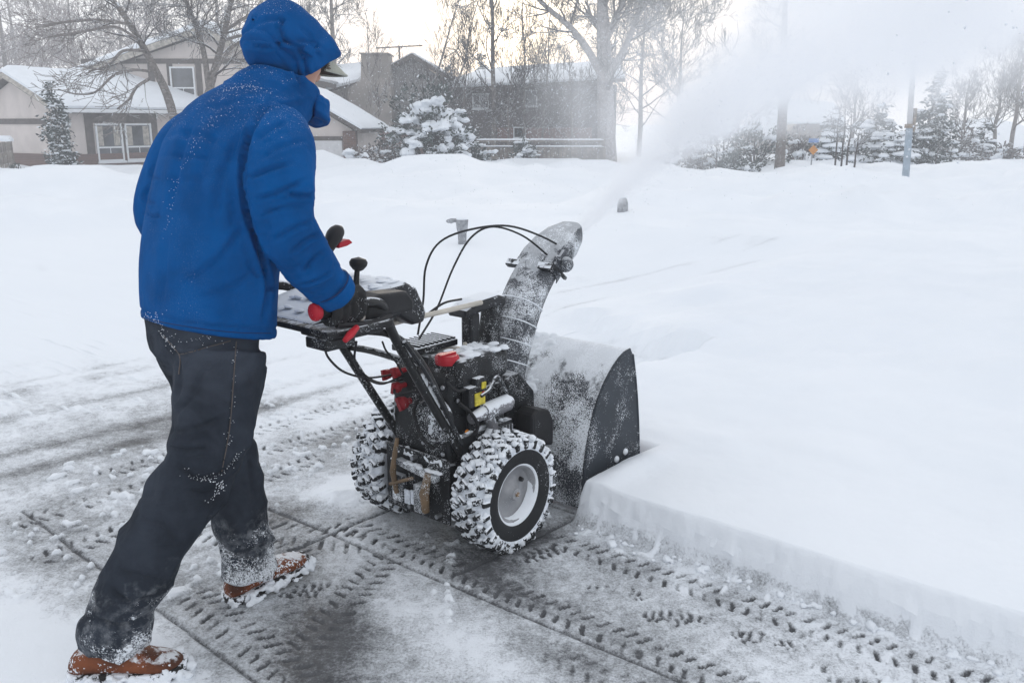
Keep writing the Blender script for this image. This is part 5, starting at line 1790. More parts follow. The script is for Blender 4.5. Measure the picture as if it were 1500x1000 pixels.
m = MB(); zt2 = zy(203, YG); Ubox(m, gx0, gx1, YG - .03, YG - .003, zt2 - .07, zt2 + .07); m.build('garage_trim', M['trim'], hA)
m = MB(); px0 = atY(503, 200, YG).x; Ubox(m, px0, gx1 + .12, YG - .12, YG + .3, g0 - .8, gze - .05); m.build('brick_pier', M['brick'], hA)
m = MB(); Ubox(m, gx0 + .5, px0 - .05, YG - .05, YG - .003, g0 - .8, zt2 - .075)
for i in range(4): Ubox(m, gx0 + .5, px0 - .05, YG - .058, YG - .05, g0 - .6 + i * .5, g0 - .57 + i * .5)
m.build('garage_door', M['garage'], hA)

# ---- tan house with a big chimney
YB = 46.0
def X_(px, Y): return atY(px, 150, Y).x
bx = X_(606, YB)
hB = empty('chimney_house', (bx, YB, 0), 0, 'greyish tan house with a broad chimney and steep gable behind bare saplings', 'house')
def BX(px): return X_(px, YB) - bx
gB = -1.2
m = MB(); pk = zy(86, YB); e1 = zy(116, YB)
poly = [(BX(532), gB), (BX(532), zy(128, YB)), (BX(606), pk), (BX(650), zy(115, YB)), (BX(700), zy(118, YB)), (BX(700), gB)]
m.prism(poly, 'y', 0, 7); m.build('wall', M['shingle'], hB)
m = MB(); mS = MB()
for a, b_ in (((BX(525), zy(130, YB)), (BX(606), pk)), ((BX(652), zy(115, YB) + .0), (BX(606), pk))):
    A = [Vector((a[0], -.3, a[1])), Vector((b_[0], -.3, b_[1])), Vector((b_[0], 7, b_[1])), Vector((a[0], 7, a[1]))]
    m.loft([A, [p + Vector((0, 0, .22)) for p in A]])
    q = [(a[0], -.2, a[1] + .225), (a[0], 7, a[1] + .225), (b_[0], 7, b_[1] + .225), (b_[0], -.2, b_[1] + .225)]
    if a[0] > b_[0]: q = [q[1], q[0], q[3], q[2]]
    snow_slab(mS, q, .14, 10, 10, 9)
m.wbox(BX(646), BX(702), -.35, 7, zy(118, YB), zy(113, YB))
rB = m.build('roof', M['trim'], hB); mS.build('roof_snow', M['snow'], rB, smooth=True)
m = MB()
m.loft([[(BX(x), y, z) for x, y in ((516, -1.1), (578, -1.1), (578, .6), (516, .6))] for z in (gB, zy(132, YB))] + [[(BX(x), y, zy(118, YB)) for x, y in ((535, -1.1), (578, -1.1), (578, .6), (535, .6))], [(BX(x), y, zy(82, YB)) for x, y in ((537, -1.1), (574, -1.1), (574, .6), (537, .6))]])
ch = m.build('chimney', M['tan'], hB)
m = MB(); m.wbox(BX(535), BX(576), -1.2, .7, zy(82, YB), zy(80, YB)); m.build('chimney_cap', M['tan'], ch)
m = MB(); m.wbox(BX(514), BX(700), -1.16, -.3, gB, zy(190, YB)); m.build('brick_base', M['brick_red'], hB)
# low wing to the left
m = MB(); poly = [(BX(462), gB), (BX(462), zy(150, YB)), (BX(480), zy(137, YB)), (BX(516), zy(120, YB)), (BX(516), gB)]
m.prism(poly, 'y', -.4, 6); m.build('wing_wall', M['tan'], hB)
mS = MB(); snow_slab(mS, [(BX(440), -.8, zy(146, YB)), (BX(548), -.8, zy(116, YB)), (BX(548), 6, zy(100, YB) + .5), (BX(440), 6, zy(110, YB) + .5)], .3, 12, 8, 12)
m = MB(); A = [Vector(p) for p in ((BX(440), -.75, zy(149, YB)), (BX(548), -.75, zy(119, YB)), (BX(548), 6, zy(103, YB) + .4), (BX(440), 6, zy(113, YB) + .4))]
m.loft([A, [p + Vector((0, 0, .1)) for p in A]]); rw = m.build('wing_roof', M['trim'], hB); mS.build('wing_roof_snow', M['snow'], rw, smooth=True)
# rooftop aerial
m = MB(); ax_ = BX(580); m.cyl((ax_, 2, zy(105, YB)), (ax_, 2, zy(63, YB)), .045, n=6); m.cyl((ax_ - 1.2, 2, zy(66, YB)), (ax_ + 1.2, 2, zy(62, YB)), .035, n=6)
for i in range(5): m.cyl((ax_ - 1.1 + i * .55, 1.5, zy(65.5 - i, YB)), (ax_ - 1.1 + i * .55, 2.5, zy(65.5 - i, YB)), .02, n=4)
m.build('aerial', M['trim'], hB)

# ---- dark brick house behind the fence
YD = 41.0
dx = X_(760, YD)
hC = empty('brick_house', (dx, YD, 0), 0, 'dark brick house with white windows behind the wooden fence', 'house')
def DX(px): return X_(px, YD) - dx
m = MB(); m.wbox(DX(662), DX(903), 0, 8, -1.4, zy(124, YD)); m.build('wall', M['brick_dark'], hC)
m = MB(); m.wbox(DX(728), DX(868), -.02, -.003, zy(207, YD), zy(187, YD)); m.build('red_brick_panel', M['brick_red'], hC)
m = MB(); A = [Vector(p) for p in ((DX(648), -.5, zy(136, YD)), (DX(913), -.5, zy(121, YD)), (DX(922), 4.5, zy(88, YD)), (DX(690), 4.5, zy(106, YD)))]
m.loft([A, [p + Vector((0, 0, .14)) for p in A]])
A2 = [Vector(p) for p in ((DX(690), 4.5, zy(106, YD)), (DX(922), 4.5, zy(88, YD)), (DX(913), 9, zy(121, YD)), (DX(648), 9, zy(136, YD)))]
m.loft([A2, [p + Vector((0, 0, .14)) for p in A2]])
rC = m.build('roof', M['trim'], hC)
mS = MB(); q = [p + Vector((0, 0, .145)) for p in A]; snow_slab(mS, q, .24, 30, 10, 14); mS.build('roof_snow', M['snow'], rC, smooth=True)
for x0, x1, y0, y1 in ((692, 716, 160, 137), (768, 787, 156, 132), (752, 770, 203, 186)):
    window(hC, DX(x0), DX(x1), zy(y0, YD), zy(y1, YD), 0.0, False, False)
m = MB(); m.wbox(DX(703) - .03, DX(703) + .03, -.05, -.025, zy(158, YD), zy(139, YD)); m.build('window_mullion', M['wframe'], hC)

# ---- far houses on the right
YE = 58.0
ex = X_(1165, YE)
hD = empty('far_house', (ex, YE, 0), math.radians(-12), 'far grey house with a steep white roof behind bushes and trunk', 'house')
def EX(px): return X_(px, YE) - ex
m = MB(); m.prism([(EX(1150), -1.5), (EX(1150), zy(205, YE)), (EX(1172), zy(180, YE)), (EX(1238), zy(180, YE)), (EX(1238), -1.5)], 'y', -.2, 7); m.build('wall', M['tan'], hD)
m = MB(); m.wbox(EX(1095), EX(1150), .5, 7, -1.5, zy(190, YE)); m.build('wing_wall', M['tan'], hD)
mS = MB()
snow_slab(mS, [(EX(1150), -.5, zy(182, YE)), (EX(1236), -.5, zy(181, YE)), (EX(1234), 4, zy(155, YE)), (EX(1166), 4, zy(150, YE))], .35, 14, 8, 15)
snow_slab(mS, [(EX(1085), .3, zy(192, YE)), (EX(1150), .2, zy(210, YE)), (EX(1172), 4, zy(150, YE)), (EX(1135), 4, zy(152, YE))], .35, 14, 8, 16)
mS.build('roof_snow', M['snow'], hD, smooth=True)
YF = 60.0
fx = X_(1490, YF)
hE = empty('bungalow', (fx, YF, 0), math.radians(14), 'small far bungalow with a white sloping roof at the right edge', 'house')
def FX(px): return X_(px, YF) - fx
m = MB(); m.wbox(FX(1462), FX(1560), 0, 7, -1.5, zy(212, YF)); m.build('wall', M['pole'], hE)
m = MB(); m.wbox(FX(1455), FX(1562), -.05, -.003, -1.5, zy(233, YF)); m.build('brick_base', M['brick'], hE)
mS = MB(); snow_slab(mS, [(FX(1452), -.6, zy(222, YF)), (FX(1575), -.6, zy(210, YF)), (FX(1540), 4, zy(178, YF)), (FX(1440), 4, zy(188, YF))], .35, 14, 8, 18)
mS.build('roof_snow', M['snow'], hE, smooth=True)
m = MB(); m.wbox(FX(1440), FX(1462), .5, 5, -1.5, zy(208, YF)); m.build('side_wall', M['garage'], hE)

# ---- wooden fence
YW = 36.0
f0, f1 = X_(684, YW), X_(886, YW)
fc = (f0 + f1) / 2
fn = empty('wooden_fence', (fc, YW, 0), 0, 'weathered wooden board fence with snow along its rails', 'fence')
zf0, zf1 = -1.0, zy(216, YW)
m = MB(); x = f0 - fc; i = 0; rnd = random.Random(4)
while x < f1 - fc:
    m.wbox(x, x + .125, -.015 + rnd.uniform(-.008, .008), .010, zf0, zf1 + rnd.uniform(-.03, .02)); x += .155 + rnd.uniform(-.01, .02); i += 1
m.build('board', M['wood'], fn)
m = MB(); m.wbox(f0 - fc, f1 - fc, .015, .08, zf1 - .12, zf1 - .02); m.wbox(f0 - fc, f1 - fc, .012, .07, zy(206, YW) - .07, zy(206, YW)); m.build('rail', M['wood'], fn)
for k in range(6):
    xx = (f0 - fc) + k * (f1 - f0) / 5
    m = MB(); m.wbox(xx - .05, xx + .05, .085, .18, zf0, zy(204, YW)); m.build('post', M['wood'], fn)
m = MB()
for a, b_ in ((690, 775), (690, 760), (800, 880)): pass
snow_slab(m, [(f0 - fc, -.03, zf1 + .01), (f1 - fc, -.03, zf1 + .01), (f1 - fc, .09, zf1 + .01), (f0 - fc, .09, zf1 + .01)], .07, 40, 2, 5)
snow_slab(m, [(f0 - fc, .0, zy(206, YW) + .003), (f1 - fc, .0, zy(206, YW) + .003), (f1 - fc, .1, zy(206, YW) + .003), (f0 - fc, .1, zy(206, YW) + .003)], .07, 40, 2, 6)
m.build('rail_snow', M['snow'], fn, smooth=True)
# short fence at the left edge
YL = 31.5
p = atY(6, 230, YL)
ft = empty('side_fence', (p.x, p.y, 0), 0, 'short piece of wooden fence with a snow cap beside the beige house', 'fence')
m = MB(); zt3 = zy(208, YL)
for i in range(6): m.wbox(-.62 + i * .15, -.49 + i * .15, -.012, .012, -1, zt3 - .02 * (i % 2))
m.build('board', M['wood'], ft)
m = MB(); m.wbox(.19, .31, -.06, .06, -1, zt3 + .12); m.build('post', M['wood'], ft)
m = MB(); snow_slab(m, [(-.66, -.1, zt3 + .003), (.36, -.1, zt3 + .003), (.36, .1, zt3 + .003), (-.66, .1, zt3 + .003)], .2, 10, 3, 3); m.build('snow_cap', M['snow'], ft, smooth=True)


# ---- street pole, sign, small things
def vpole(name, px, py0, py1, Y, r, mat, label, cat, top_r=None):
    b_ = atY(px, py0, Y); o = empty(name, (b_.x, b_.y, b_.z - .3), 0, label, cat)
    return o, b_


o, b_ = vpole('street_pole', 1323, 275, 0, 24.0, .1, None, 'tall slim pole with a blue-grey painted foot in front of the conifers', 'pole')
m = MB(); m.cyl((.05, 0, 0), (.0, 0, 1.9), .098, .088, 14); m.build('painted_foot', M['pole'], o, smooth=True)
m = MB(); m.cyl((.0, 0, 1.9), (-.36, 0, 9.5), .072, .055, 14); m.build('shaft', M['conc_pole'], o, smooth=True)
m = MB(); m.lathe([(.09, -.05), (.125, -.05), (.125, .05), (.09, .05)], (.0, 0, 1.9), (-0.02, 0, 1), 14); m.wbox(.07, .14, -.04, .04, 1.75, 2.35); m.build('junction_box', M['rust'], o, smooth=True)
m = MB(); m.tube([Vector((-.36, 0, 9.4)), Vector((-.1, 0, 9.9)), Vector((1.0, 0, 10.1))], .04, 8); m.box((1.3, 0, 10.1), (.7, .25, .14)); m.build('lamp_arm', M['conc_pole'], o, smooth=True)
o, b_ = vpole('road_sign', 1187, 254, 205, 34.0, .03, None, 'small orange and blue road sign on a thin post', 'sign')
m = MB(); m.cyl((0, 0, 0), (.02, 0, 1.5), .028, n=8); m.build('post', M['greypost'], o)
s_ = .18; m = MB(); m.prism([(0.03, .98), (.03 + s_, .98 + s_), (.03, .98 + 2 * s_), (.03 - s_, .98 + s_)], 'y', -.055, -.035); m.build('warning_plate', M['sign_orange'], o)
m = MB(); m.wbox(-.17, .21, -.052, -.036, 1.43, 1.58); m.build('name_plate', M['sign_blue'], o, bevel=.02)
o, b_ = vpole('yard_lamp', 677, 342, 320, 11.2, .1, None, 'small grey yard post with a short arm, half buried in snow beyond the cables', 'post')
m = MB(); m.loft([ell_ring(Vector((0, 0, z)), a, a, 0, 14) for z, a in ((0, .05), (.30, .055), (.36, .07), (.45, .078), (.475, .082))]); m.build('body', M['greypost'], o, smooth=True, bevel=.01)
m = MB(); m.tube([Vector((0, 0, .465)), Vector((-.10, 0, .465)), Vector((-.15, 0, .455))], [.03, .026, .034], 8); m.sphere((-.165, 0, .455), (.035, .03, .026), 8, 6); m.build('arm', M['greypost'], o, smooth=True)
m = MB(); m.sphere((0, 0, .480), (.078, .075, .025), 12, 6); m.build('snow_cap', M['snow'], o, smooth=True)
o, b_ = vpole('marker_post', 912, 310, 288, 13.5, .1, None, 'short round-topped grey marker post in the snow under the plume', 'post')
m = MB(); m.loft([ell_ring(Vector((0, 0, z)), a, a, 0, 14) for z, a in ((0, .085), (.25, .085), (.42, .08), (.49, .06), (.525, .02))]); m.build('body', M['greypost'], o, smooth=True)
m = MB(); m.sphere((0, 0, .52), (.06, .06, .025), 10, 6); m.build('snow_cap', M['snow'], o, smooth=True)
# ------------------------------------------------------------------ trees and shrubs
def branch(mb, p, d, ln, r, depth, rnd, spread=.7, up=.12, kids=3, segs=4, droop=0.0, minr=.006):
    pts = [p.copy()]; rad = [r]; q = p.copy(); dd = d.normalized()
    for i in range(segs):
        dd = (dd + Vector((rnd.gauss(0, .16), rnd.gauss(0, .16), rnd.gauss(0, .12) + up * .5 - droop * i * .1))).normalized()
        q = q + dd * (ln / segs)
        pts.append(q.copy()); rad.append(max(minr, r * (1 - .72 * (i + 1) / segs)))
    mb.tube(pts, rad, 6 if r > .06 else (4 if r > .02 else 3), caps=False)
    if depth <= 0: return
    for k in range(kids):
        t = rnd.uniform(.25, 1.0); j = min(int(t * segs), segs - 1); f_ = t * segs - j
        o = pts[j].lerp(pts[j + 1], f_); rr = max(minr, (rad[j] + (rad[j + 1] - rad[j]) * f_) * .62)
        dj = (pts[j + 1] - pts[j]).normalized()
        a = dj.orthogonal().normalized(); a.rotate(Quaternion(dj, rnd.uniform(0, 6.283)))
        nd = (dj * math.cos(spread * rnd.uniform(.6, 1.3)) + a * math.sin(spread * rnd.uniform(.6, 1.3)) + Vector((0, 0, up))).normalized()
        branch(mb, o, nd, ln * rnd.uniform(.5, .85), rr, depth - 1, rnd, spread, up, kids, max(2, segs - 1), droop, minr)


def bare_tree(name, base, stems, label, group, seed, twig='twig', bark='bark', depth=3, kids=4, blen=1.6, spread=.75, up=.1, nb=14, minr=.008, start=.25, droop=0):
    """stems: list of (points relative to base, radii)"""
    rnd = random.Random(seed)
    o = empty(name, base, 0, label, 'tree', group)
    tr = MB(); cr_ = MB()
    for pts, rad in stems:
        P_, R_2 = spath([Vector(p) for p in pts], rad, 5)
        tr.tube(P_, R_2, 9)
        L_ = len(P_)
        for k in range(nb):
            t = start + (1 - start) * (k + rnd.random()) / nb
            j = min(int(t * (L_ - 1)), L_ - 2)
            d0 = (P_[j + 1] - P_[j]).normalized(); a = d0.orthogonal().normalized(); a.rotate(Quaternion(d0, rnd.uniform(0, 6.283)))
            nd = (d0 * .45 + a * .9 + Vector((0, 0, up))).normalized()
            branch(cr_, P_[j], nd, blen * rnd.uniform(.6, 1.25) * (1.15 - .5 * t), max(minr * 1.6, R_2[j] * .42), depth, rnd, spread, up, kids, 4, droop, minr)
        branch(cr_, P_[-1], (P_[-1] - P_[-2]), blen, R_2[-1], depth, rnd, spread, up, kids, 4, droop, minr)
    tr.build('trunk', M[bark], o, smooth=True)
    me_v, me_f = np.array([tuple(v) for v in cr_.v]), np.array(cr_.f)
    fast_mesh('crown', me_v, me_f, M[twig], o, smooth=True)
    return o


def px_stem(base, pts, Y):
    return [tuple(atY(a, b_, Y + (dy[0] if dy else 0)) - base) for a, b_, *dy in pts]


# multi-stemmed tree standing before the beige house
b0 = atY(268, 250, 28.0)
st = [(px_stem(b0, [(268, 252), (250, 155), (222, 92), (188, 32), (158, -12, .4), (140, -60, .8)], 28.0), [.15, .13, .105, .09, .07, .045]),
      (px_stem(b0, [(272, 252), (298, 165), (312, 112), (326, 60), (338, 5), (350, -60)], 28.0), [.15, .13, .115, .09, .07, .045]),
      (px_stem(b0, [(306, 130), (298, 75, -.2), (284, 30, -.3), (262, -20, -.5)], 28.0), [.09, .08, .065, .045])]
t1 = bare_tree('bare_maple', b0, st, 'multi-stemmed bare tree with snow on its limbs before the beige house', 'tree', 12, depth=4, kids=3, blen=1.6, nb=12, minr=.0065, start=.42, spread=.85, up=.05, droop=.3)
m = MB(); rnd = random.Random(2)
for pts in ([(221, 105), (195, 103), (165, 112), (140, 135), (112, 138), (85, 131)], [(220, 115), (200, 128), (190, 145), (172, 160)], [(205, 60), (170, 40), (130, 45), (90, 52), (70, 55)], [(190, 36), (150, 30), (100, 32), (62, 40)], [(212, 75), (180, 75), (160, 95), (130, 105)],
            [(312, 110), (340, 70), (380, 50), (420, 45)], [(330, 45), (370, 20), (410, 5)], [(326, 60), (360, 52), (395, 62)]):
    P_, R_2 = spath([Vector(q) for q in px_stem(b0, pts, 27.6)], [.05 - .006 * i for i in range(len(pts))], 5)
    m.tube(P_, R_2, 6, caps=False)
    for k in range(9):
        j = rnd.randint(2, len(P_) - 2); a = Vector((rnd.gauss(0, 1), rnd.gauss(0, .8), rnd.gauss(0, .7)))
        branch(m, P_[j], (P_[j + 1] - P_[j]).normalized() + a * .6, rnd.uniform(.5, 1.2), .016, 2, rnd, .7, .05, 3, 3, .2, .008)
m.build('limb', M['bark'], t1, smooth=True)

# slender birches and others, from left to right
def simple(name, px, py, Y, h, r, lean, label, group, seed, **kw):
    b_ = atY(px, py, Y); b_.z = terrain(np.array([b_.x]), np.array([b_.y]))[0] + .05
    rnd = random.Random(seed)
    pts = [(0, 0, -.3)]; 
    for k in range(1, 6): pts.append((lean[0] * h * k / 5 + rnd.gauss(0, .05 * h / 8), lean[1] * h * k / 5 + rnd.gauss(0, .05 * h / 8), h * k / 5))
    return bare_tree(name, b_, [(pts, [r, r * .9, r * .78, r * .62, r * .42, r * .22])], label, group, seed, **kw)


GB = 'bare trees behind the houses'
# hazy big trees behind the beige house
protos = []
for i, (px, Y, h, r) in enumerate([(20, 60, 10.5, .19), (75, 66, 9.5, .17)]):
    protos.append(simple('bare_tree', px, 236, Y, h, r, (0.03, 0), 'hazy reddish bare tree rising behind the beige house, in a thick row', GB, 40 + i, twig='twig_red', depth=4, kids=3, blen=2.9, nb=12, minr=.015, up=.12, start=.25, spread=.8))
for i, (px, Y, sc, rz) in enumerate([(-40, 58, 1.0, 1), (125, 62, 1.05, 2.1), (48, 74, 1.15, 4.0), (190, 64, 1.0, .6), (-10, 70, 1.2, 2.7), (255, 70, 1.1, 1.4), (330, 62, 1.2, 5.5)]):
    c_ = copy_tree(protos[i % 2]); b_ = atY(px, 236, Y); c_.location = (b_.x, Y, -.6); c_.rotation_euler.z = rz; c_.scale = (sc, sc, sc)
G2 = 'bare trees along the street'
simple('bare_tree', 492, 215, 52, 11, .2, (.02, 0), 'bare tree rising just right of the hood, over the low snowy roof', G2, 61, twig='twig', depth=4, kids=3, blen=2.0, nb=16, minr=.011, up=.1, start=.3)
simple('bare_tree', 440, 215, 50, 12, .22, (-.02, 0), 'bare tree with fine twigs directly behind the blue hood', G2, 62, twig='twig', depth=4, kids=3, blen=2.2, nb=16, minr=.011, up=.08, start=.3)
simple('birch_tree', 598, 215, 40, 7.2, .07, (.34, 0), 'thin pale birch leaning right across the tan gable', 'pale birches', 63, bark='bark_pale', twig='twig', depth=3, kids=3, blen=1.4949999999999999, nb=13, minr=.006, up=.3, start=.3)
simple('birch_tree', 634, 215, 39, 7.0, .065, (.30, 0), 'thin pale birch leaning right above the snow-laden evergreen', 'pale birches', 64, bark='bark_pale', twig='twig', depth=3, kids=3, blen=1.38, nb=12, minr=.006, up=.3, start=.3)
simple('birch_tree', 552, 215, 40, 6.0, .05, (-.04, 0), 'thin upright birch in front of the chimney', 'pale birches', 65, bark='bark_pale', twig='twig', depth=3, kids=3, blen=1.265, nb=12, minr=.006, up=.3, start=.2)
simple('slender_tree', 722, 235, 38, 10, .11, (.002, 0), 'slender dark tree standing straight before the dark brick house', G2, 66, bark='bark', twig='twig', depth=3, kids=3, blen=1.8399999999999999, nb=20, minr=.006, up=.45, start=.3)
simple('slender_tree', 765, 235, 39, 7.5, .05, (.01, 0), 'thin bare tree right of the straight dark one, before the brick house', G2, 67, twig='twig', depth=3, kids=3, blen=1.4949999999999999, nb=14, minr=.006, up=.45, start=.25)
simple('slender_tree', 792, 235, 40, 7.0, .05, (.06, 0), 'thin bare tree near the fading edge of the brick house', G2, 68, twig='twig', depth=3, kids=3, blen=1.4949999999999999, nb=14, minr=.006, up=.45, start=.25)
b1 = atY(888, 240, 37.0)
st = [(px_stem(b1, [(890, 250), (888, 180), (886, 110), (884, 50), (882, -10), (880, -90)], 37), [.42, .36, .32, .27, .2, .12]),
      (px_stem(b1, [(886, 120), (862, 75), (835, 40), (800, 10), (770, -20)], 36.6), [.17, .15, .12, .09, .06]),
      (px_stem(b1, [(888, 115), (915, 70), (935, 20), (950, -40)], 37.3), [.16, .13, .10, .07]),
      (px_stem(b1, [(885, 70), (900, 30), (925, -20)], 36.8), [.14, .11, .08])]
bare_tree('great_tree', b1, st, 'great bare tree with a thick trunk, half lost in the plume of snow', G2, 71, bark='bark_pale', twig='twig', depth=4, kids=3, blen=2.0, nb=10, minr=.010, start=.3, up=.1)
b2 = atY(1144, 255, 33.0)
st = [(px_stem(b2, [(1141, 262), (1144, 210), (1147, 150), (1148, 90), (1150, 10)], 33), [.20, .175, .165, .14, .09]),
      (px_stem(b2, [(1147, 160), (1165, 130), (1195, 110), (1230, 95)], 33), [.09, .07, .05, .03]), (px_stem(b2, [(1147, 150), (1130, 125), (1105, 105)], 33), [.08, .06, .04])]
bare_tree('street_tree', b2, st, 'bare street tree trunk before the far white roof', G2, 72, bark='bark', twig='twig', depth=2, kids=4, blen=1.3, nb=8, minr=.012, start=.5)
for i, (px, Y, h) in enumerate([(935, 48, 8.0), (990, 52, 7.5)]):
    simple('bare_tree', px, 236, Y, h, .14, (.01, 0), ['bare tree just right of the great trunk, veiled by the plume', 'second veiled bare tree right of the great trunk', 'third veiled bare tree right of the great trunk', 'veiled bare tree rising above the lone sapling'][i], G2, 180 + i, twig='twig', depth=4, kids=3, blen=2.2, nb=15, minr=.012, up=.15, start=.2)
for i, (px, Y, h, lab) in enumerate([(1478, 50, 6.2, 'bare dark tree above the bungalow at the right edge'), (1500, 52, 6.8, 'bare dark tree cut by the right edge of the photo'), (1452, 56, 4.6, 'smaller bare tree left of the bungalow roof')]):
    simple('bare_tree', px, 240, Y, h, .13, (.01, 0), lab, G2, 80 + i, twig='twig', depth=4, kids=3, blen=1.4, nb=13, minr=.010, up=.22, start=.25)
simple('bare_tree', 1245, 240, 50, 4.6, .10, (.0, 0), 'hazy bare tree behind the snowy conifers right of the far roof', G2, 85, twig='twig', depth=4, kids=3, blen=1.6, nb=13, minr=.010, up=.18, start=.25)
simple('bare_tree', 1405, 240, 52, 4.2, .10, (.0, 0), 'low bare tree behind the spruce on its right', G2, 86, twig='twig', depth=4, kids=3, blen=1.5, nb=13, minr=.010, up=.18, start=.2)
simple('bare_tree', 1075, 240, 48, 4.0, .10, (.05, 0), 'bushy bare tree left of the far white roof', G2, 87, twig='twig', depth=4, kids=3, blen=1.6, nb=14, minr=.010, up=.18, start=.2)
# young staked trees at the street
for i, (px, py, Y, h, lean) in enumerate([(1222, 257, 32, 1.9, .0), (1231, 258, 31, 2.2, -.01), (1239, 260, 30.5, 2.0, .01), (1249, 262, 30, 1.3, .06)]):
    simple('sapling', px, py, Y, h, .035, (lean, 0), ['leftmost of the four thin sapling stems by the snowy conifers', 'second sapling stem from the left by the snowy conifers', 'third sapling stem from the left by the snowy conifers', 'rightmost leaning sapling stem by the snowy conifers'][i], 'young saplings', 90 + i, bark='twig', twig='twig', depth=1, kids=3, blen=.5, nb=6, minr=.010, start=.5)
simple('sapling', 1048, 258, 31, 1.5, .032, (0, 0), 'thin dark sapling standing alone in the snow right of the plume', 'young saplings', 95, bark='twig', twig='twig', depth=2, kids=3, blen=.5, nb=8, minr=.010, start=.4)
simple('sapling', 1370, 248, 36, 1.1, .025, (0, 0), 'thin sapling right of the blue-grey pole foot', 'young saplings', 96, bark='twig', twig='twig', depth=1, kids=3, blen=.4, nb=5, minr=.010, start=.5)


# ---- conifers: needle tufts along drooping boughs, snow pillows lying on them
def blob(mb, c_, s, rnd, n=9, m_=6):
    b = MB(); b.sphere((0, 0, 0), (1, 1, 1), n, m_)
    ph = [rnd.uniform(0, 6.28) for _ in range(4)]
    V_ = []
    for v in b.v:
        v = Vector(v); k = 1 + .22 * math.sin(3 * v.x + ph[0]) * math.cos(3.5 * v.y + ph[1]) + .14 * math.sin(6 * v.y + ph[2] + 4 * v.x)
        z = v.z if v.z > 0 else v.z * .55
        V_.append((c_[0] + v.x * s[0] * k, c_[1] + v.y * s[1] * k, c_[2] + z * s[2] * k))
    mb.add(V_, b.f)


def tufts(V_, F_, c_, d, rnd, n, size, spread):
    for _ in range(n):
        p = c_ + Vector((rnd.gauss(0, spread), rnd.gauss(0, spread), rnd.gauss(0, spread * .6)))
        a = (d + Vector((rnd.gauss(0, .6), rnd.gauss(0, .6), rnd.gauss(-.1, .5)))).normalized()
        b = a.orthogonal().normalized(); b.rotate(Quaternion(a, rnd.uniform(0, 6.28)))
        l = size * rnd.uniform(.6, 1.4); w_ = l * .22
        i = len(V_)
        V_ += [tuple(p - b * w_ * .5), tuple(p + a * l * .5 - b * w_), tuple(p + a * l), tuple(p + a * l * .5 + b * w_)]
        F_.append((i, i + 1, i + 2, i + 3))


def conifer(name, base, h, R, label, group, seed, cat='tree', shape=1.0, snow=.6, tn=9, layers=14, tip=(0, 0), per=9, size=.16, needle='needle', pillow=1.0, low=.08):
    rnd = random.Random(seed)
    o = empty(name, base, 0, label, cat, group)
    m = MB(); m.tube([(0, 0, -.3), (tip[0] * .3, tip[1] * .3, h * .5), (tip[0], tip[1], h * .98)], [.035 * h ** .8, .02 * h ** .8, .008], 7); m.build('trunk', M['bark'], o, smooth=True)
    V_ = []; F_ = []; sn = MB()
    for k in range(layers):
        t = low + (1 - low) * (k + rnd.uniform(-.3, .3)) / layers
        t = min(max(t, .03), .985)
        z = h * t; rad = R * (1 - t) ** shape * rnd.uniform(.8, 1.12) + .04
        nb = max(3, int(per * (1 - t) + 3))
        for q in range(nb):
            az = rnd.uniform(0, 6.283); ln = rad * rnd.uniform(.65, 1.15)
            d = Vector((math.cos(az), math.sin(az), 0))
            c0_ = Vector((tip[0] * t, tip[1] * t, z))
            ns = max(2, int(ln / (size * 1.5)) + 1)
            for s in range(ns):
                f_ = (s + .6) / ns
                p = c0_ + d * ln * f_ + Vector((0, 0, -.22 * ln * f_ * f_ + rnd.gauss(0, .03)))
                tufts(V_, F_, p, (d + Vector((0, 0, -.25))).normalized(), rnd, tn, size, size * .55)
            if rnd.random() < snow:
                f_ = rnd.uniform(.45, .95); p = c0_ + d * ln * f_ + Vector((0, 0, -.22 * ln * f_ * f_ + size * .35))
                s_ = rnd.uniform(.5, 1.15) * pillow * (.10 + .16 * rad)
                blob(sn, p, (s_ * rnd.uniform(.8, 1.5), s_ * rnd.uniform(.8, 1.4), s_ * .5), rnd)
    fast_mesh('foliage', np.array(V_), np.array(F_), M[needle], o)
    if sn.v: sn.build('snow_load', M['snow'], o, smooth=True)
    return o


def cbase(px, py, Y):
    b_ = atY(px, py, Y); b_.z = min(b_.z, ground_z(b_.x, b_.y)) - .05; return b_


GC = 'snow-laden conifers and shrubs'
conifer('column_evergreen', cbase(90, 258, 30.5), 3.15, .62, 'narrow snow-dusted evergreen at the corner of the beige house', GC, 101, shape=.55, snow=.55, layers=22, size=.13, per=9, pillow=.45, tn=7)
conifer('spruce_tree', cbase(1348, 246, 40), 4.3, 1.7, 'tall snowy spruce with its tip bent right, beside the pole', GC, 102, shape=.95, snow=.5, layers=18, tip=(.55, 0), size=.2, pillow=.8, tn=8)
conifer('pine_tree', cbase(1278, 246, 41), 2.9, 2.0, 'broad snow-loaded pine left of the pole', GC, 103, shape=.5, snow=.75, layers=11, size=.2, pillow=1.1, tn=8)
conifer('young_spruce', cbase(1215, 248, 37), 2.2, 1.1, 'young snow-loaded spruce beside the orange sign', GC, 104, shape=.7, snow=.85, layers=10, size=.17, pillow=1.1, tn=7)
conifer('pine_tree', cbase(1312, 250, 38), 1.7, 1.1, 'low snowy pine just left of the pole foot', GC, 105, shape=.5, snow=.8, layers=8, size=.18, pillow=1.2, tn=7)
conifer('young_spruce', cbase(1436, 242, 46), 2.3, 1.0, 'small snowy spruce left of the bungalow', GC, 106, shape=.8, snow=.7, layers=10, size=.18, pillow=1.1, tn=7)
conifer('far_spruce', cbase(706, 215, 58), 6.2, 1.3, 'dark far spruce tip above the brick house roof', GC, 107, shape=.9, snow=.25, layers=16, size=.25, tn=6, low=.3)
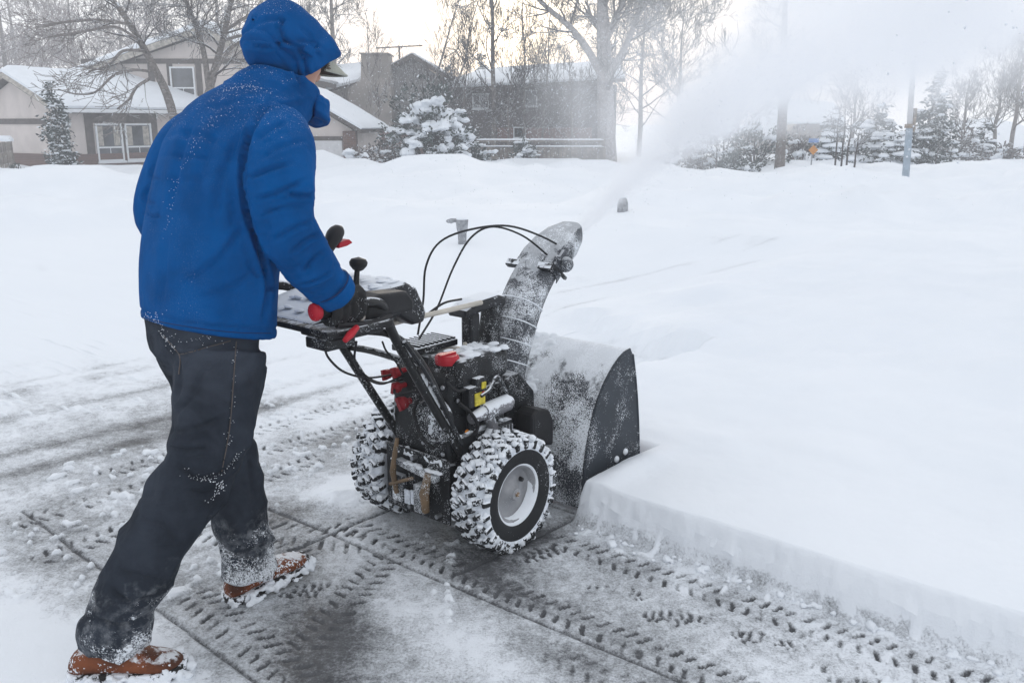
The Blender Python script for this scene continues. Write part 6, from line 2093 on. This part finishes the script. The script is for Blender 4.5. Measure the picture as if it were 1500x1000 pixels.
conifer('far_spruce', cbase(662, 215, 62), 5.8, 1.3, 'small dark far spruce tip above the tan house roof', GC, 108, shape=.9, snow=.25, layers=16, size=.25, tn=6, low=.3)


def shrub(name, base, rx, ry, h, label, group, seed, n=120, tn=8, size=.16, pillows=14, psize=.3, mat='needle', cat='shrub', flat=.55):
    """rounded heap of twiggy tufts carrying pillows of snow"""
    rnd = random.Random(seed); o = empty(name, base, 0, label, cat, group)
    V_ = []; F_ = []; sn = MB(); tw = MB()
    for i in range(n):
        az = rnd.uniform(0, 6.283); el = math.asin(rnd.uniform(0.0, 1)); k = rnd.uniform(.55, 1.03) * (1 + .18 * math.sin(3 * az + seed) + .12 * math.sin(5 * az + 2 * seed))
        d = Vector((math.cos(az) * math.cos(el), math.sin(az) * math.cos(el), math.sin(el)))
        p = Vector((d.x * rx * k, d.y * ry * k, d.z * h * k + .05))
        tufts(V_, F_, p, d, rnd, tn, size, size * .7)
        if i % 4 == 0: tw.tube([Vector((d.x * rx * .1, d.y * ry * .1, 0)), p * .6, p * 1.06], [.03, .02, .008], 4, caps=False)
    for i in range(pillows):
        az = rnd.uniform(0, 6.283) if i % 3 else rnd.uniform(3.3, 6.1); el = math.asin(rnd.uniform(.25, 1)); k = rnd.uniform(.72, .98)
        p = Vector((math.cos(az) * math.cos(el) * rx * k, math.sin(az) * math.cos(el) * ry * k, math.sin(el) * h * k + .08))
        s = psize * rnd.uniform(.55, 1.25)
        for q in range(3):
            blob(sn, p + Vector((rnd.gauss(0, s * .6), rnd.gauss(0, s * .5), rnd.gauss(-.06, s * .22))), (s * rnd.uniform(.6, 1.1), s * rnd.uniform(.6, 1), s * flat * rnd.uniform(.6, 1)), rnd, 11, 7)
    fast_mesh('foliage', np.array(V_), np.array(F_), M[mat], o)
    tw.build('stems', M['twig'], o)
    if sn.v and psize >= .2: remesh('snow_load', sn, .042, M['snow'], o, 1, lambda p, n: .07 * mnoise.noise(p * 4) + .04 * mnoise.noise(p * 11))
    elif sn.v: sn.build('snow_load', M['snow'], o, smooth=True)
    return o


def sb(px, py, Y): return cbase(px, py, Y)


shrub('yew_shrub', sb(632, 252, 31), 1.5, 1.3, 2.75, 'big dark evergreen shrub heaped with pillows of snow', GC, 111, n=330, tn=10, size=.17, pillows=85, psize=.22)
shrub('yew_shrub', sb(768, 236, 35), .5, .45, .8, 'small snow-heaped shrub before the middle of the fence', GC, 115, n=60, tn=8, size=.14, pillows=12, psize=.15)
simple('bare_tree', 742, 235, 37.5, 3.6, .05, (.05, 0), 'low bare tree before the fence, left of its middle', G2, 190, twig='twig', depth=4, kids=3, blen=1.4, nb=12, minr=.008, up=.2, start=.15)
simple('bare_tree', 838, 235, 38, 4.2, .06, (-.03, 0), 'low bare tree before the fence, just left of the great trunk', G2, 191, twig='twig', depth=4, kids=3, blen=1.6, nb=13, minr=.008, up=.2, start=.15)
simple('bare_tree', 672, 225, 39, 4.5, .05, (.1, 0), 'thin bare tree rising behind the big snow-heaped evergreen', G2, 192, twig='twig', depth=4, kids=3, blen=1.5, nb=12, minr=.008, up=.25, start=.25)
shrub('low_shrub', sb(562, 250, 30.5), .75, .7, .95, 'low twiggy shrub left of the big snow-heaped evergreen', GC, 112, n=90, tn=7, size=.14, pillows=6, psize=.20, mat='shrubtwig')
shrub('low_shrub', sb(528, 250, 29.5), .6, .5, .75, 'smallest twiggy shrub nearest the garage', GC, 113, n=70, tn=7, size=.13, pillows=6, psize=.17, mat='shrubtwig')
shrub('yew_shrub', sb(692, 250, 33), .75, .7, 1.25, 'dark evergreen shrub leaning on the left end of the fence', GC, 114, n=90, tn=9, size=.16, pillows=7, psize=.2)
GH = 'frosted bushes across the street'
for i, (px, py, Y, rx, h, lab, mt) in enumerate([(1010, 246, 38, 1.1, 1.2, 'dark bush at the lower edge of the plume', 'shrubtwig'), (1060, 246, 39, 1.5, 2.1, 'tall frosted bush behind the lone sapling', 'shrubtwig'), (1104, 247, 37, 1.3, 1.7, 'rounded frosted bush left of the street tree trunk', 'needle'),
                                     (1172, 246, 40, .9, 1.5, 'brown bush right of the street tree trunk', 'shrubtwig'), (1290, 246, 45, 1.4, 2.2, 'frosted bush behind the snow-loaded pine', 'shrubtwig'), (1385, 246, 43, 1.6, 2.3, 'wide brown frosted bush right of the spruce', 'shrubtwig'),
                                     (1415, 244, 46, 1.3, 1.9, 'frosted bush between spruce and small spruce', 'shrubtwig'), (1468, 244, 44, .75, .95, 'round dark bush before the bungalow', 'shrubtwig'), (1075, 252, 33, .8, .4, 'low flat snowy juniper in front of the frosted bushes', 'needle'), (1340, 248, 42, 1.2, 1.2, 'brown bush at the foot of the spruce', 'shrubtwig')]):
    shrub('frosted_bush', sb(px, py, Y), rx, rx * .8, h, lab, GH, 120 + i, n=130, tn=8, size=.17, pillows=7, psize=.24, mat=mt)
for i, (px, py, Y, lab) in enumerate([(25, 247, 31, 'tiny snow-capped plant between side fence and beige house'), (235, 235, 32.5, 'tiny snow-capped plant below the beige house windows')]):
    shrub('small_plant', sb(px, py, Y), .22, .2, .38, lab, GH, 140 + i, n=24, tn=6, size=.09, pillows=3, psize=.12, mat='needle', cat='plant')
# ------------------------------------------------------------------ blown snow: plume, flakes and thin haze
TIP = W(.70, 0, .955)
ctrl = [TIP, W(1.15, 0, 1.17), W(1.65, .0, 1.37), W(2.6, .0, 1.64), W(3.9, 0, 1.88), W(5.6, 0, 2.26), W(7.6, 0, 2.75)]
rads = [(.022, .022), (.048, .048), (.125, .12), (.30, .29), (.55, .52), (.78, .74), (.88, .85)]
PA = (ctrl[-1] - ctrl[0]).normalized()
rot = PA.to_track_quat('X', 'Z')
plume_len = (ctrl[-1] - ctrl[0]).length
inv = rot.inverted()
path = smooth_path(ctrl, 5)
m = MB(); rg = []; sx = []
for i, p in enumerate(path):
    t = min(i / 5, len(ctrl) - 1 - 1e-6); k = int(t); f_ = t - k
    a = rads[k][0] * (1 - f_) + rads[min(k + 1, len(rads) - 1)][0] * f_
    q = inv @ (p - TIP)
    rg.append([(q.x, q.y + 1.7 * a * math.cos(an), q.z + (3.0 if math.sin(an) > 0 else 1.15) * a * math.sin(an)) for an in [2 * math.pi * j / 24 for j in range(24)]])
    sx.append((q.x, q.y, q.z, a))
m.loft(rg)
pm = NT('blown_snow'); nt = pm.t
nt.nodes.remove(pm.b)
vol = pm.n('ShaderNodeVolumePrincipled')
vol.inputs['Color'].default_value = (.97, .98, 1, 1); vol.inputs['Anisotropy'].default_value = .25
sp_ = pm.n('ShaderNodeSeparateXYZ'); pm.l(pm.tc.outputs['Object'], sp_.inputs[0])


def curve(vals):
    """piecewise-linear function of object x through float curve"""
    nd = pm.n('ShaderNodeFloatCurve'); nx = pm.math('DIVIDE', sp_.outputs['X'], plume_len, clamp=True)
    pm.l(nx, nd.inputs['Value']); cu = nd.mapping.curves[0]
    xs = [min(max(s[0] / plume_len, 0), 1) for s in sx]
    sel = list(range(0, len(xs), 3))
    if sel[-1] != len(xs) - 1: sel.append(len(xs) - 1)
    cu.points[0].location = (0, vals[sel[0]]); cu.points[1].location = (1, vals[sel[-1]])
    for s_ in sel[1:-1]: cu.points.new(xs[s_], vals[s_])
    nd.mapping.use_clip = False
    nd.mapping.update()
    return nd.outputs[0]


cz = curve([s[2] / 4 + .5 for s in sx]); rr = curve([s[3] / 4 for s in sx])
dz = pm.math('SUBTRACT', sp_.outputs['Z'], pm.math('MULTIPLY', pm.math('SUBTRACT', cz, .5), 4.0))
A_ = pm.math('MULTIPLY', rr, 4.0)
up_ = pm.math('DIVIDE', pm.math('MAXIMUM', dz, 0.0), pm.math('MULTIPLY', A_, 1.75))
dn_ = pm.math('DIVIDE', pm.math('MINIMUM', dz, 0.0), pm.math('MULTIPLY', A_, .85))
yy_ = pm.math('DIVIDE', sp_.outputs['Y'], A_)
vz = pm.math('ADD', up_, dn_)
rn = pm.math('SQRT', pm.math('ADD', pm.math('MULTIPLY', yy_, yy_), pm.math('MULTIPLY', vz, vz)))
mp = pm.n('ShaderNodeMapping'); mp.inputs['Scale'].default_value = (.42, 1.5, 1.5); pm.l(pm.tc.outputs['Object'], mp.inputs[0])
n1 = pm.noise(1.3, 6, .62, mp.outputs[0], .7); n2 = pm.noise(4.5, 5, .65, mp.outputs[0], .4)
edge = pm.math('ADD', rn, pm.math('MULTIPLY', pm.math('SUBTRACT', n1, .5), 2.1))
edge = pm.math('ADD', edge, pm.math('MULTIPLY', pm.math('SUBTRACT', n2, .5), 1.1))
fall = pm.ramp(edge, 1.0, .15)
halo = pm.math('MULTIPLY', pm.ramp(rn, 1.65, .5), pm.ramp(n1, .36, .68, .03, .30))
guard = pm.ramp(rn, 1.7, 1.3)
base_d = pm.math('ADD', pm.math('DIVIDE', 1.7, pm.math('ADD', A_, .10)), pm.ramp(A_, .22, .03, 0, 40.0))
den = pm.math('MULTIPLY', pm.math('MULTIPLY', pm.math('MAXIMUM', fall, halo), guard), base_d)
pm.l(den, vol.inputs['Density'])
pm.l(vol.outputs[0], pm.out.inputs['Volume'])
plume = m.build('snow_plume', pm.mat, None, smooth=True)
plume.location = TIP; plume.rotation_mode = 'QUATERNION'; plume.rotation_quaternion = rot
tag(plume, 'white plume of powder snow thrown from the chute', 'snow plume', kind='stuff')

# powder drifting down on the left of the plume
cc = atY(955, 140, 8.0)
m = MB(); m.sphere((0, 0, 0), (1.35, 1.6, 1.25), 24, 14)
dm = NT('drifting_powder'); dm.t.nodes.remove(dm.b)
dv_ = dm.n('ShaderNodeVolumePrincipled'); dv_.inputs['Color'].default_value = (.97, .98, 1, 1); dv_.inputs['Anisotropy'].default_value = .25
vm = dm.n('ShaderNodeVectorMath', operation='DIVIDE'); dm.l(dm.tc.outputs['Object'], vm.inputs[0]); vm.inputs[1].default_value = (1.35, 1.6, 1.25)
vl = dm.n('ShaderNodeVectorMath', operation='LENGTH'); dm.l(vm.outputs[0], vl.inputs[0])
mp2 = dm.n('ShaderNodeMapping'); mp2.inputs['Scale'].default_value = (1.7, 1.0, .55); mp2.inputs['Rotation'].default_value = (0, .5, 0); dm.l(dm.tc.outputs['Object'], mp2.inputs[0])
dn = dm.noise(1.6, 6, .62, mp2.outputs[0], .6)
dd = dm.math('MULTIPLY', dm.ramp(vl.outputs['Value'], 1.0, .15), dm.ramp(dn, .34, .70, .12, 1.0))
dm.l(dm.math('MULTIPLY', dd, .85), dv_.inputs['Density']); dm.l(dv_.outputs[0], dm.out.inputs['Volume'])
po = m.build('drifting_powder', dm.mat, None, smooth=True); po.location = cc
tag(po, 'thin powder drifting down on the left of the plume', 'drifting snow', kind='stuff')

# flakes and clods in the air
rnd = random.Random(77)
V_ = []; F_ = []
OCT = [(1, 0, 0), (-1, 0, 0), (0, 1, 0), (0, -1, 0), (0, 0, 1), (0, 0, -1)]
OF = [(0, 2, 4), (2, 1, 4), (1, 3, 4), (3, 0, 4), (2, 0, 5), (1, 2, 5), (3, 1, 5), (0, 3, 5)]


def flake(p, s):
    i = len(V_)
    R_q = Quaternion((rnd.gauss(0, 1), rnd.gauss(0, 1), rnd.gauss(0, 1), rnd.gauss(0, 1))).normalized()
    for v in OCT: V_.append(tuple(p + (R_q @ Vector(v)) * s * rnd.uniform(.7, 1.3)))
    for f in OF: F_.append(tuple(i + k for k in f))


for i in range(4200):          # powder round the plume
    t = rnd.random() ** .8 * (len(path) - 1); k = int(t); p = path[k].lerp(path[min(k + 1, len(path) - 1)], t - k)
    a = sx[k][3]
    p = p + Vector((rnd.gauss(-.1, .7), rnd.gauss(0, .7), rnd.gauss(0.35, .85))) * a
    if p.z > .25 and p.y > 2.2: flake(p, rnd.uniform(.0012, .0034) if t > 8 else rnd.uniform(.0008, .002))
for i in range(4200):          # drift carried left towards the fence
    p = Vector((rnd.uniform(-1.6, 1.6), rnd.uniform(5.0, 9.5), 0)); p.z = 1.4 + rnd.gauss(.10, .38)
    p.x += rnd.gauss(.4, .5)
    if p.z > .75: flake(p, rnd.uniform(.0018, .0042))
for i in range(70):            # clods flung far out
    p = atY(rnd.uniform(1290, 1540), rnd.uniform(-20, 240) , rnd.uniform(4.6, 7))
    if rnd.random() < .8: flake(p, rnd.uniform(.004, .010))
fl_ = fast_mesh('flying_snow_flakes', np.array(V_), np.array(F_), M['snow'])
tag(fl_, 'powdery snow flakes and small clods drifting in the air', 'snow flakes', kind='stuff')

# thin frosty air over the whole street
hz = MB(); hz.wbox(-95, 95, -6, 100, -3.2, 16)
hm_ = NT('frosty_air'); hm_.t.nodes.remove(hm_.b)
hv = hm_.n('ShaderNodeVolumePrincipled'); hv.inputs['Color'].default_value = (.95, .97, 1, 1); hv.inputs['Density'].default_value = 0.005; hv.inputs['Anisotropy'].default_value = .2
hm_.l(hv.outputs[0], hm_.out.inputs['Volume'])
ho = hz.build('haze', hm_.mat); tag(ho, 'thin frosty haze over the street', 'haze', kind='stuff')

# loose snow clinging to things cannot be counted
for o in SC.objects:
    b_ = o.name.split('.')[0]
    if b_ in ('packed_snow', 'tank_snow', 'bar_snow', 'ledge_snow', 'caught_snow', 'console_snow', 'starter_snow', 'caked_snow', 'heaped_snow', 'snow_load', 'rail_snow', 'rim_snow'):
        o['kind'] = 'stuff'
